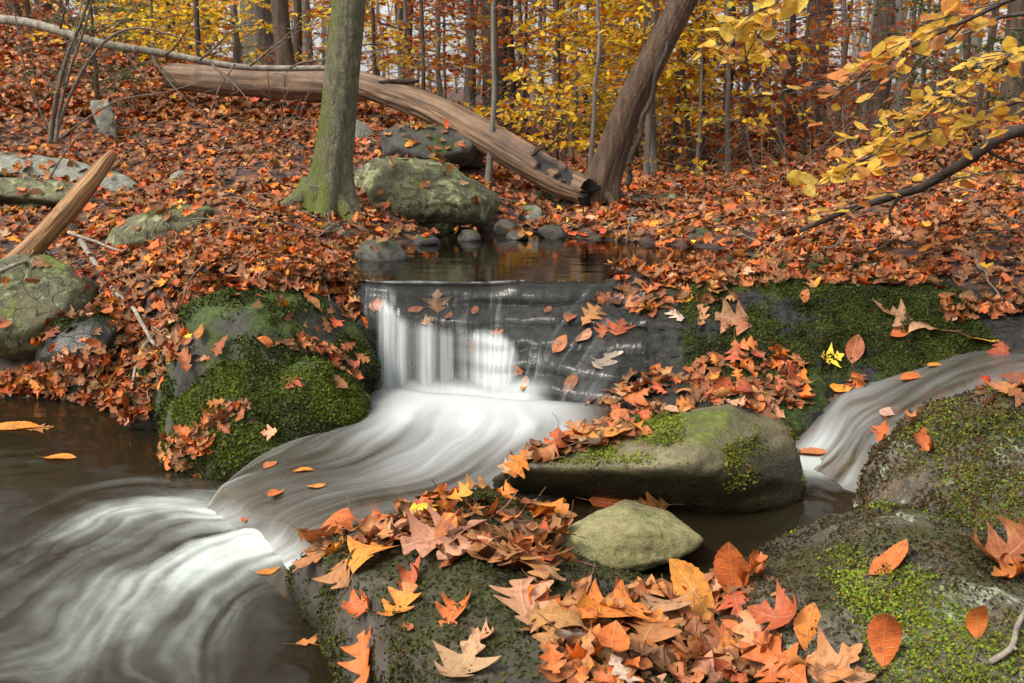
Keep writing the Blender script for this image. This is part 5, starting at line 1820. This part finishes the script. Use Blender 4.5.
P = catmull([at(-30, 18, 7.6), at(40, 26, 7.5), at(110, 44, 7.4), at(180, 58, 7.5), at(250, 66, 7.6), at(335, 70, 7.7)], 60)
P[:, 2] += .012 * np.sin(np.linspace(0, 14, 60))
b = P.mean(0)
pole = mk('fallen_pole', *tube(P - b, np.linspace(.036, .02, 60), 10), M['pole'])
pole.location = b
tag(pole, 'long pale thin fallen trunk slanting across the upper left slope', 'fallen trunk')
wd = Acc()
for px, py, dx, dz in [(150, 52, .25, -.35), (210, 62, .3, -.3), (95, 40, -.2, .3), (165, 55, .35, .2), (250, 66, .3, .15), (60, 30, .25, .35), (235, 64, -.2, -.35), (290, 68, .35, .1), (200, 60, .5, .45), (120, 46, .3, -.3)]:
    p0 = at(px, py, 7.45)
    spray(wd, Leaves(), p0 - b, (dx, -.25, dz), rt.uniform(.5, .95), .009, rt, .14, .1, .1, 0, wander=.1)
wd.build('branches', M['twig'], pole)

# bare orange branch stub at the left
P = catmull([at(0, 276, 5.05), at(30, 250, 5.1), at(58, 220, 5.15), at(85, 188, 5.2), at(104, 164, 5.25), at(114, 152, 5.27)], 70)
b = P.mean(0)
st_ = mk('broken_branch', *(lambda v, f, uv: (v, f))(*bark_tube(P - b, [.056, .050, .046, .047, .040, .030, .018], 48, 200, 12, .17)), M['stick'], uv=bark_tube(P - b, [.056, .050, .046, .047, .040, .030, .018], 48, 200, 12, .17)[2])
st_.location = b
tag(st_, 'thick bare orange-brown broken branch jutting from the left bank', 'broken branch')


def twig(label, ctrl, r0, r1, mat, forks=()):
    P = catmull(ctrl, 40)
    P[:, 2] += .006 * fbm(P * 9, 2, 3)
    P[:, 0] += .008 * fbm(P * 7, 2, 4)
    b = P.mean(0)
    o = mk('fallen_twig', *tube(P - b, np.linspace(r0, r1, 40), 8), mat)
    o.location = b
    for f in forks:
        Q = catmull(f[0], 16)
        mk('side_twig', *tube(Q - b, np.linspace(f[1], f[2], 16), 6), mat, o)
    return tag(o, label, 'twig')


def surf(px, py, up=.012):
    h = pick(px, py, True)
    return h[0] + np.array([0, -.01, up]) if h else at(px, py, 5)


twig('forked grey twig lying over leaves and the left shoreline', [surf(82, 246, .03), surf(98, 268), surf(115, 295, .03), surf(135, 315, .03), surf(152, 345, .03), surf(170, 360)], .018, .007, M['pole'], [([surf(152, 345, .03), surf(140, 362, .03), surf(135, 385, .03), surf(134, 403, .02)], .010, .005), ([surf(140, 325, .03), surf(158, 335, .03), surf(166, 345, .02)], .007, .003)])
twig('thin grey twig in front of the thick orange broken branch', [surf(-5, 278, .02), surf(25, 268, .03), surf(60, 258, .03)], .012, .006, M['pole'])
twig('slim grey twig on leaves right of the thick orange broken branch', [surf(70, 238, .03), surf(95, 246, .03), surf(125, 256, .02)], .012, .006, M['pole'])
twig('thin arched twig on the leafy left slope', [at(40, 195, 6.6), at(60, 160, 6.6), at(80, 135, 6.7), at(100, 128, 6.8)], .007, .004, M['twig'])
twig('small crooked purple-grey twig on the right mossy rock', [surf(987, 664), surf(1000, 658, .016), surf(1009, 650, .018), surf(1014, 630, .018), surf(1026, 612, .02)], .006, .005, M['pole'], [([surf(1009, 652, .018), surf(1013, 656, .018)], .004, .003)])
twig('dark thin twig on the right bank leaves', [surf(860, 262, .02), surf(890, 248, .03), surf(925, 232, .03)], .008, .004, M['bark_dark'])

# bare shrub stems at the upper left
root = tag(empty('bare_shrub', at(52, 142, 7.3)), 'leafless many-stemmed shrub under the pale fallen trunk at left', 'shrub')
b = np.array(root.location)
for ctrl, r in [([(50, 143), (55, 105), (66, 60), (82, 20), (92, -15)], .022), ([(56, 143), (60, 110), (70, 70), (84, 30), (95, -10)], .017), ([(54, 143), (66, 105), (88, 62), (112, 36), (140, 28), (175, 36), (215, 46)], .014), ([(52, 140), (40, 110), (25, 70), (18, 30), (10, -10)], .010), ([(58, 140), (85, 120), (120, 100), (165, 92), (200, 82)], .008)]:
    P = catmull([at(x, y, 7.3 - .02 * i) for i, (x, y) in enumerate(ctrl)], 40) - b
    mk('stem', *tube(P, np.linspace(r, r * .35, 40), 8), M['twig'], root)
wd = Acc()
for k in range(10):
    p0 = at(rt.uniform(40, 110), rt.uniform(10, 110), 7.25)
    spray(wd, Leaves(), p0 - b, (rt.normal(), rt.normal() * .5, .6), rt.uniform(.3, .7), .005, rt, .14, .1, .0, 0, wander=.1)
wd.build('twigs', M['twig'], root)

# --- dark limb over the right bank and the yellow branches above it
P = catmull([at(1060, 122, 4.7), at(1010, 133, 4.65), at(965, 162, 4.65), at(925, 186, 4.75), at(890, 198, 4.85), at(855, 208, 5.0), at(820, 224, 5.2), at(800, 232, 5.3)], 80)
P[:, 2] += .012 * fbm(P * 5, 2, 8)
b = P.mean(0)
o = mk('dead_limb', *tube(P - b, np.linspace(.030, .010, 80), 10), M['bark_dark'])
o.location = b
tag(o, 'dark bare limb curving down over the right leafy bank', 'dead branch')
for ctrl in ([(930, 184), (945, 172), (935, 158)], [(985, 148), (1000, 158), (1024, 164)], [(900, 196), (890, 212), (893, 226)]):
    Q = catmull([at(x, y, 4.7) for x, y in ctrl], 14)
    mk('side_branch', *tube(Q - b, np.linspace(.010, .005, 14), 6), M['bark_dark'], o)


def leafy_branch(label, ctrl, Y0, Y1, L, pal, leafiness, r, sub, seed, twig_=.10):
    rg = np.random.default_rng(seed)
    k = len(ctrl)
    P = catmull([at(x, y, Y0 + (Y1 - Y0) * i / (k - 1)) for i, (x, y) in enumerate(ctrl)], 50)
    b = P[0].copy()
    o = mk('leafy_branch', *tube(P - b, np.linspace(r, r * .3, 50), 8), M['bark_dark'])
    o.location = b
    tag(o, label, 'branch')
    wd, lv = Acc(), Leaves()
    for j in range(sub):
        t = .12 + .88 * (j + rg.random() * .5) / sub
        i = min(48, int(t * 49))
        T = P[i + 1] - P[i]
        T /= np.linalg.norm(T)
        sd_ = np.cross(T, [0, 0, 1])
        dd = T * .8 + sd_ * (1 if j % 2 else -1) * rg.uniform(.5, .9) + np.array([0, 0, rg.normal(-.02, .10)])
        spray(wd, lv, P[i] - b, dd, rg.uniform(.18, .46) * (1.1 - .4 * t), r * .35, rg, twig_, L * .50, .22, leafiness * 1.5, False, .07)
    wd.build('twigs', M['twig'], o)
    lv.build('leaves', L, pal, o, M['near_leaf'], rg, True, .45)
    return o


leafy_branch('yellow beech branch reaching farthest left over the dark limb', [(1070, 82), (1000, 108), (940, 128), (880, 152), (830, 176)], 4.3, 4.5, .095, YELLOW, .8, .010, 15, 1)
leafy_branch('upper yellow beech spray above the dark limb at right edge', [(1070, 40), (1010, 62), (955, 90), (910, 116), (880, 128)], 4.1, 4.5, .085, YELLOW, .75, .009, 12, 2)
leafy_branch('low yellow spray hanging beneath the dark limb near the leaves', [(1060, 175), (1000, 172), (930, 185), (860, 205), (825, 212)], 4.7, 5.0, .085, (['yellow', 'golden orange', 'lemon', 'rust'], [.4, .3, .15, .15]), .5, .007, 9, 3)
leafy_branch('large-leaved orange and yellow branch at the top right corner', [(1080, -30), (1010, 0), (950, 28), (900, 52), (866, 66)], 3.1, 3.3, .066, (['yellow', 'golden orange', 'orange', 'rust'], [.42, .26, .18, .14]), .75, .009, 12, 4)
leafy_branch('bright yellow leaf cluster hanging at the top right of the leaning trunk', [(830, -60), (800, -25), (775, 0), (755, 18), (742, 34)], 3.4, 3.6, .07, YELLOW, .8, .007, 10, 5)
leafy_branch('long thin bare branch with few yellow leaves at top right', [(1060, 10), (990, 20), (940, 48), (895, 70), (850, 82), (805, 78), (765, 55)], 3.6, 3.9, .08, GOLD, .22, .008, 7, 6)
leafy_branch('small golden spray at right edge beneath the top corner branch', [(1070, 60), (1035, 52), (1000, 60), (970, 78)], 3.9, 4.1, .075, YELLOW, .8, .006, 7, 7)

# --- saplings and trees of the forest behind
G1 = 'forest trees behind the stream'
spec = [
    # px, Y, width px, bark, lean, label bits, leaf palette, leaf length, leafiness, z range, branches, branch length
    (205, 11.5, 4.5, 'bark_dark', 0, 'thin straight dark tree between the pale fallen trunk and mossy trunk', RUST, .07, .25, (3, 5), 4, .8),
    (262, 15, 26, 'bark_grey', .01, 'stout pale grey-green trunk left of the mossy tree', RUST, .08, .1, (4, 6), 3, 1),
    (290, 12, 14, 'bark_brown', -.01, 'straight brown trunk just left of the mossy tree', RUST, .08, .2, (3, 5), 4, 1),
    (500, 16, 17, 'bark_brown', .0, 'broad brown trunk standing behind the middle of the fallen log', RUST, .08, .4, (1.5, 4), 5, 1.2),
    (655, 10, 8, 'bark_grey', .05, 'slim grey tree right behind the leaning trunk', YELLOW, .09, .6, (1.4, 3), 7, 1),
    (722, 12, 7, 'bark_dark', .03, 'slim dark tree with orange leaves right of the leaning trunk', RUST, .09, .7, (1.1, 3.2), 10, 1.2),
    (793, 13, 9, 'bark_dark', -.005, 'straight dark tree halfway between leaning trunk and dark limb', RUST, .09, .35, (1.3, 3.5), 7, 1.1),
    (811, 17, 13, 'bark_brown', .0, 'brown trunk right behind the straight dark tree', RUST, .08, .2, (2, 5), 5, 1.2),
    (868, 14, 23, 'bark_brown', .01, 'thickest brown trunk behind the yellow branches', RUST, .08, .2, (3, 5), 4, 1.2),
    (893, 12, 7, 'bark_grey', .02, 'pale slender trunk right of the thickest brown trunk', GOLD, .09, .4, (1.6, 3.5), 6, 1),
    (1010, 12, 17, 'bark_brown', -.01, 'brown trunk at the right edge behind the branches', RUST, .08, .2, (2.2, 4), 4, 1),
]
for (px, Y, wp, bk, ln, lb, pal, LL, lf, zz, nb, bl) in spec:
    tree('tree', lb, px, Y, wp, M[bk], ln, None, pal, LL, lf, None, zz, nb, bl, group=G1)
# thin sapling in front of the log
tree('sapling', 'thin pale sapling rising in front of the fallen log', 487, 7.45, 5, M['bark_grey'], .055, None, RUST, .06, .25, 3.2, (1.2, 3), 5, .5, False, G1)

fol = [
    # px, Y, palette word, palette, z range, branches, branch length, leaf length, leafiness
    (556, 10.5, 'yellow', YELLOW, (.9, 2.9), 16, 1.25, .085, .85), (618, 11.5, 'yellow', YELLOW, (.9, 3.1), 17, 1.3, .09, .9), (648, 9.6, 'yellow', YELLOW, (1.0, 2.8), 14, 1.1, .085, .9),
    (520, 13, 'golden', GOLD, (1.4, 3.2), 13, 1.3, .09, .7), (585, 13.5, 'golden', GOLD, (.5, 2.0), 12, 1.2, .09, .8), (694, 10.4, 'yellow', YELLOW, (1.3, 3.0), 14, 1.2, .09, .9),
    (612, 14, 'lime yellow', LIME, (.6, 2.2), 11, 1.2, .09, .8), (180, 13.5, 'yellow', YELLOW, (2.0, 4.6), 14, 1.4, .09, .85), (132, 15, 'yellow', YELLOW, (2.6, 5.0), 13, 1.4, .10, .8),
    (240, 13, 'yellow', YELLOW, (1.5, 3.6), 12, 1.2, .09, .8), (375, 12.5, 'yellow', YELLOW, (1.4, 3.2), 13, 1.1, .09, .85), (402, 14.5, 'rust', RUST, (1.3, 3.2), 12, 1.2, .09, .8),
    (703, 11.5, 'orange', RUST, (.8, 2.5), 15, 1.2, .09, .9), (745, 12.5, 'orange', RUST, (.8, 2.6), 14, 1.2, .09, .85), (676, 13.0, 'orange', RUST, (.6, 2.4), 13, 1.2, .09, .8),
    (768, 14, 'golden', GOLD, (1.2, 3.4), 13, 1.3, .09, .7), (835, 15, 'rust', RUST, (.9, 3.4), 13, 1.3, .09, .55), (440, 16, 'rust', RUST, (.9, 3.4), 12, 1.3, .09, .5), (468, 13.5, 'rust', RUST, (1.1, 3.0), 11, 1.1, .08, .45),
    (932, 10.5, 'rust', RUST, (.9, 2.7), 12, 1.1, .085, .6), (905, 16, 'golden', GOLD, (1.6, 4), 11, 1.3, .09, .6), (984, 13, 'golden', GOLD, (1.6, 3.6), 12, 1.2, .09, .6), (540, 17, 'rust', RUST, (.6, 3), 11, 1.3, .09, .5),
    (596, 18, 'golden', GOLD, (1.5, 4), 13, 1.5, .10, .7), (660, 17, 'yellow', YELLOW, (1.5, 4), 14, 1.5, .10, .8), (725, 18, 'yellow', YELLOW, (1.8, 4.2), 13, 1.5, .10, .7), (40, 14, 'rust', RUST, (2.8, 5), 10, 1.2, .09, .4),
    (590, 9.2, 'yellow', YELLOW, (1.2, 2.5), 13, 1.0, .08, .85), (572, 12, 'golden', GOLD, (.8, 2.6), 14, 1.2, .085, .85), (636, 12.5, 'yellow', YELLOW, (.9, 3.2), 15, 1.2, .085, .9), (670, 11, 'golden', GOLD, (.9, 2.7), 13, 1.1, .085, .85),
    (730, 9.8, 'yellow', YELLOW, (1.5, 2.7), 12, 1.0, .08, .8), (160, 12, 'yellow', YELLOW, (2.0, 3.6), 13, 1.2, .085, .8), (215, 15, 'golden', GOLD, (1.8, 4), 12, 1.3, .09, .8), (352, 15, 'golden', GOLD, (1.4, 3.4), 12, 1.2, .09, .8), (425, 12, 'rust', RUST, (1.2, 3), 11, 1.1, .08, .5),
    (780, 11, 'orange', RUST, (1.0, 2.6), 13, 1.1, .085, .7), (820, 12.5, 'rust', RUST, (.9, 3), 12, 1.1, .085, .6), (890, 17, 'orange', RUST, (1.2, 4), 12, 1.4, .09, .6), (955, 15, 'golden', GOLD, (1.6, 4), 12, 1.3, .09, .7), (495, 11.5, 'orange', RUST, (1.2, 2.8), 11, 1.0, .08, .5),
    (700, 9.3, 'lime yellow', LIME, (.45, 1.0), 5, .5, .07, .7), (860, 11.5, 'rust', RUST, (.6, 1.7), 9, .9, .08, .5), (805, 10.5, 'rust', RUST, (.6, 1.5), 8, .8, .08, .5),
]
REG = [(-999, 190, 'above the left slope'), (190, 320, 'left of the mossy trunk'), (320, 420, 'just right of the mossy trunk'), (420, 585, 'behind the fallen log'), (585, 640, 'behind the leaning trunk'), (640, 735, 'right of the leaning trunk'), (735, 830, 'right of the slim dark tree'), (830, 9999, 'behind the yellow branches')]


def region(px):
    return next(n for a, b_, n in REG if a <= px < b_)


jobs = []
for f in fol:
    jobs.append((f[0], f'{f[2]}-leaved sapling {region(f[0])}', 'sapling', f))
# slender bare trunks between them
used = [s[0] for s in spec] + [323, 620]
for k in range(52):
    px = rt.uniform(-40, 1070)
    Y = rt.uniform(13, 27)
    wp = rt.uniform(2.5, 9) if rt.random() < .8 else rt.uniform(9, 14)
    bk = rt.choice(['bark_grey', 'bark_brown', 'bark_dark', 'bark_brown'])
    word = ('slender' if wp < 6 else 'medium') + ' ' + {'bark_grey': 'grey', 'bark_brown': 'brown', 'bark_dark': 'dark'}[bk]
    jobs.append((px, f'{word} forest trunk {region(px)}', 'tree', (px, Y, wp, bk)))
byl = {}
for j in jobs:
    byl.setdefault(j[1], []).append(j)
for lb, js in byl.items():
    js.sort(key=lambda j: j[0])
    for i, (px, _, kind, f) in enumerate(js):
        l2 = lb if len(js) == 1 else f'{lb}, {NUMW[i]} of {len(js)} from left'
        if kind == 'sapling':
            w_ = f[2].split()[0]
            y0_, y1_ = (-15, 62) if px < 330 else ((-10, 98) if px < 485 else ((90, 178) if w_ == 'lime' else ((-15, 152 if 420 < px < 720 and int(f[1] * 10) % 2 else 112) if w_ in ('yellow', 'golden') else (20, 165))))
            if 330 < px < 760 and w_ != 'lime':
                y0_ = -95
            if px > 800 and w_ == 'golden':
                y1_ = 110
            bz = ground_at(f[0], f[1])[2]
            f = f[:4] + ((max(.12, at(f[0], y1_, f[1])[2] - bz), max(.5, at(f[0], y0_, f[1])[2] - bz)),) + f[5:]
            tree('sapling', l2, f[0], f[1], rt.uniform(3.2, 5.5), M['bark_grey' if rt.random() < .5 else 'bark_brown'], rt.normal(0, .03), None, f[3], f[7] * .95, f[8] * .9, max(1.2, f[4][1] + .5), f[4], int(f[5] * (1.9 if 330 < px < 760 else 1.35)), f[6], False, G1, 'sapling')
        else:
            tree('tree', l2, f[0], f[1], f[2], M[f[3]], rt.normal(0, .025), None, RUST if rt.random() < .7 else GOLD, .09, rt.uniform(.1, .4), None, (1.0, 5), 7, 1.3, True, G1)

# evergreens
for name, lb, px, Y, H, zs, nb, bl in [('evergreen_shrub', 'low dark green fir shrub under the pale fallen trunk', 100, 8.7, 1.15, (.05, 1.0), 26, .6),
                                        ('hemlock', 'feathery green hemlock behind the yellow branches at right', 975, 8.6, 2.6, (.35, 2.3), 30, .95), ('hemlock', 'small green hemlock left of the feathery one behind the branches', 915, 10.5, 1.9, (.5, 1.7), 18, .6)]:
    tree(name, lb, px, Y, 4, M['bark_brown'], 0, None, GREEN, .035, 1.5 if name != 'evergreen_shrub' else 1.0, H, zs, nb, bl, False, None, 'evergreen')

# undergrowth: twiggy tangle with rust leaves along the far banks
wd, lv = Acc(), Leaves()
for k in range(300):
    Y = rt.uniform(7.6, 19)
    px = rt.uniform(660, 1060) if k < 150 else rt.uniform(-40, 640)
    p0 = ground_at(px, Y)
    if k >= 150 and 400 < px < 640 and Y < 9:
        continue
    spray(wd, lv, p0, (rt.normal(0, .5), rt.normal(0, .4), 1), rt.uniform(.3, .9), .005, rt, .13, .09, .2, .35, wander=.09)
u_ = struct(wd.build('undergrowth', M['twig']), 'stuff', 'tangle of thin bare twigs and rust leaves on the forest floor')
lv.build('leaves', .075, RUST, u_, M['tree_leaf'], rt)

# sticks and twigs strewn over the leaves
wd = Acc()
for k in range(420):
    Y = 3.9 + 8 * rt.random() ** 1.3
    x_ = rt.uniform(-1, 1) * (.58 * Y + .5)
    h = cast((x_, Y, 6), (0, 0, -1), True)
    if h is None or h[2] in WATERS or h[2] not in ('ground',):
        continue
    a, L = rt.uniform(0, 6.28), rt.uniform(.12, .55)
    d = np.array([math.cos(a), math.sin(a), 0])
    f = np.linspace(-.5, .5, 7)
    P = h[0] + d * (f * L)[:, None]
    P[:, 2] = ground_z(P[:, 0], P[:, 1]) + .03 + rt.uniform(0, .05) + rt.normal(0, .12) * f * L
    P += rt.normal(0, .012, (7, 3))
    wd.add(*tube(catmull(P, 14), np.linspace(1, .5, 14) * rt.uniform(.003, .008), 5))
struct(wd.build('twig_litter', M['twig']), 'stuff', 'countless thin sticks and twigs strewn over the fallen leaves')

# far wood: one mass of grey-brown stems and thin leaf haze
wd, lv = Acc(), Leaves()
for k in range(150):
    Y = rt.uniform(24, 75)
    x_ = rt.uniform(-1, 1) * (.60 * Y + 3)
    z_ = float(ground_z([x_], [Y])[0]) - .1
    H = rt.uniform(6, 13)
    r = rt.uniform(.03, .15)
    P = np.array([[x_ + rt.normal(0, .12) * i, Y, z_ + H * i / 5] for i in range(6)])
    wd.add(*tube(P, np.linspace(r, r * .4, 6), 6))
    for j in range(7):
        q = P[0] + (P[-1] - P[0]) * rt.uniform(.1, 1)
        a = rt.uniform(0, 6.28)
        spray(wd, lv, q, (math.cos(a), math.sin(a) * .4, rt.uniform(.2, 1)), rt.uniform(1.2, 3), .025, rt, .40, .22, .2, 1.1, True, .08)
for k in range(420):
    Y = rt.uniform(19, 48)
    x_ = rt.uniform(-1, 1) * (.56 * Y + 1)
    z_ = float(ground_z([x_], [Y])[0]) + rt.uniform(0, 1) * max(.6, 1.5 + .118 * Y - float(ground_z([x_], [Y])[0]))
    a = rt.uniform(0, 6.28)
    spray(wd, lv, (x_, Y, z_), (math.cos(a), math.sin(a) * .4, rt.uniform(.0, .8)), rt.uniform(1.0, 2.4), .014, rt, .30, .17, .3, 1.5, True, .09)
fw = struct(wd.build('far_forest', M['bark_far']), 'stuff', 'dim far wood of many thin brown stems')
lv.build('leaves', .19, (['orange', 'rust', 'golden orange', 'yellow', 'lemon', 'tan'], [.2, .13, .2, .22, .13, .12]), fw, M['tree_leaf'], rt)
# ------------------------------------------------------------------ light, sky, camera
EL, AZ = math.radians(50), math.radians(235)      # sun height and bearing (clockwise from +Y)
w = bpy.data.worlds.new('World')
SC.world = w
w.use_nodes = True
nt_ = w.node_tree
nt_.nodes.clear()
sky = nt_.nodes.new('ShaderNodeTexSky')
sky.sky_type = 'NISHITA'
sky.sun_disc = False
sky.sun_elevation = EL
sky.sun_rotation = AZ
sky.dust_density = 8.0
sky.air_density = 1.0
hs = nt_.nodes.new('ShaderNodeHueSaturation')
hs.inputs['Saturation'].default_value = .15
bg = nt_.nodes.new('ShaderNodeBackground')
bg.inputs['Strength'].default_value = .15
ow = nt_.nodes.new('ShaderNodeOutputWorld')
nt_.links.new(sky.outputs[0], hs.inputs['Color'])
ov = nt_.nodes.new('ShaderNodeMix')          # thin bright overcast over the blue
ov.data_type = 'RGBA'
ov.inputs[0].default_value = .34
ov.inputs[7].default_value = (5.2, 5.2, 5.1, 1)
nt_.links.new(hs.outputs[0], ov.inputs[6])
nt_.links.new(ov.outputs[2], bg.inputs['Color'])
nt_.links.new(bg.outputs[0], ow.inputs['Surface'])
sd = bpy.data.lights.new('sun', 'SUN')
sd.energy = 1.5
sd.angle = math.radians(14)
sd.color = (1.0, .91, .78)
so = bpy.data.objects.new('sun', sd)
COL.objects.link(so)
sv = Vector((math.sin(AZ) * math.cos(EL), math.cos(AZ) * math.cos(EL), math.sin(EL)))
so.rotation_euler = sv.to_track_quat('Z', 'Y').to_euler()
so.location = sv * 30

cd = bpy.data.cameras.new('camera')
cd.sensor_width = 36
cd.lens = FPX * 36 / 1024
cd.clip_start = .05
cd.clip_end = 600
cd.dof.use_dof = True
cd.dof.focus_distance = 3.1
cd.dof.aperture_fstop = 13
co = bpy.data.objects.new('camera', cd)
COL.objects.link(co)
co.location = CAM
co.rotation_euler = (math.pi / 2 - PITCH, 0, 0)
SC.camera = co

SC.render.engine = 'CYCLES'
c_ = SC.cycles
c_.use_denoising = True
c_.max_bounces = 8
c_.diffuse_bounces = 3
c_.glossy_bounces = 3
c_.transmission_bounces = 4
c_.transparent_max_bounces = 10
c_.caustics_reflective = False
c_.caustics_refractive = False
c_.sample_clamp_indirect = 4
SC.view_settings.view_transform = 'Standard'
SC.view_settings.look = 'None'
SC.view_settings.gamma = 1
SC.view_settings.exposure = EXPOSURE
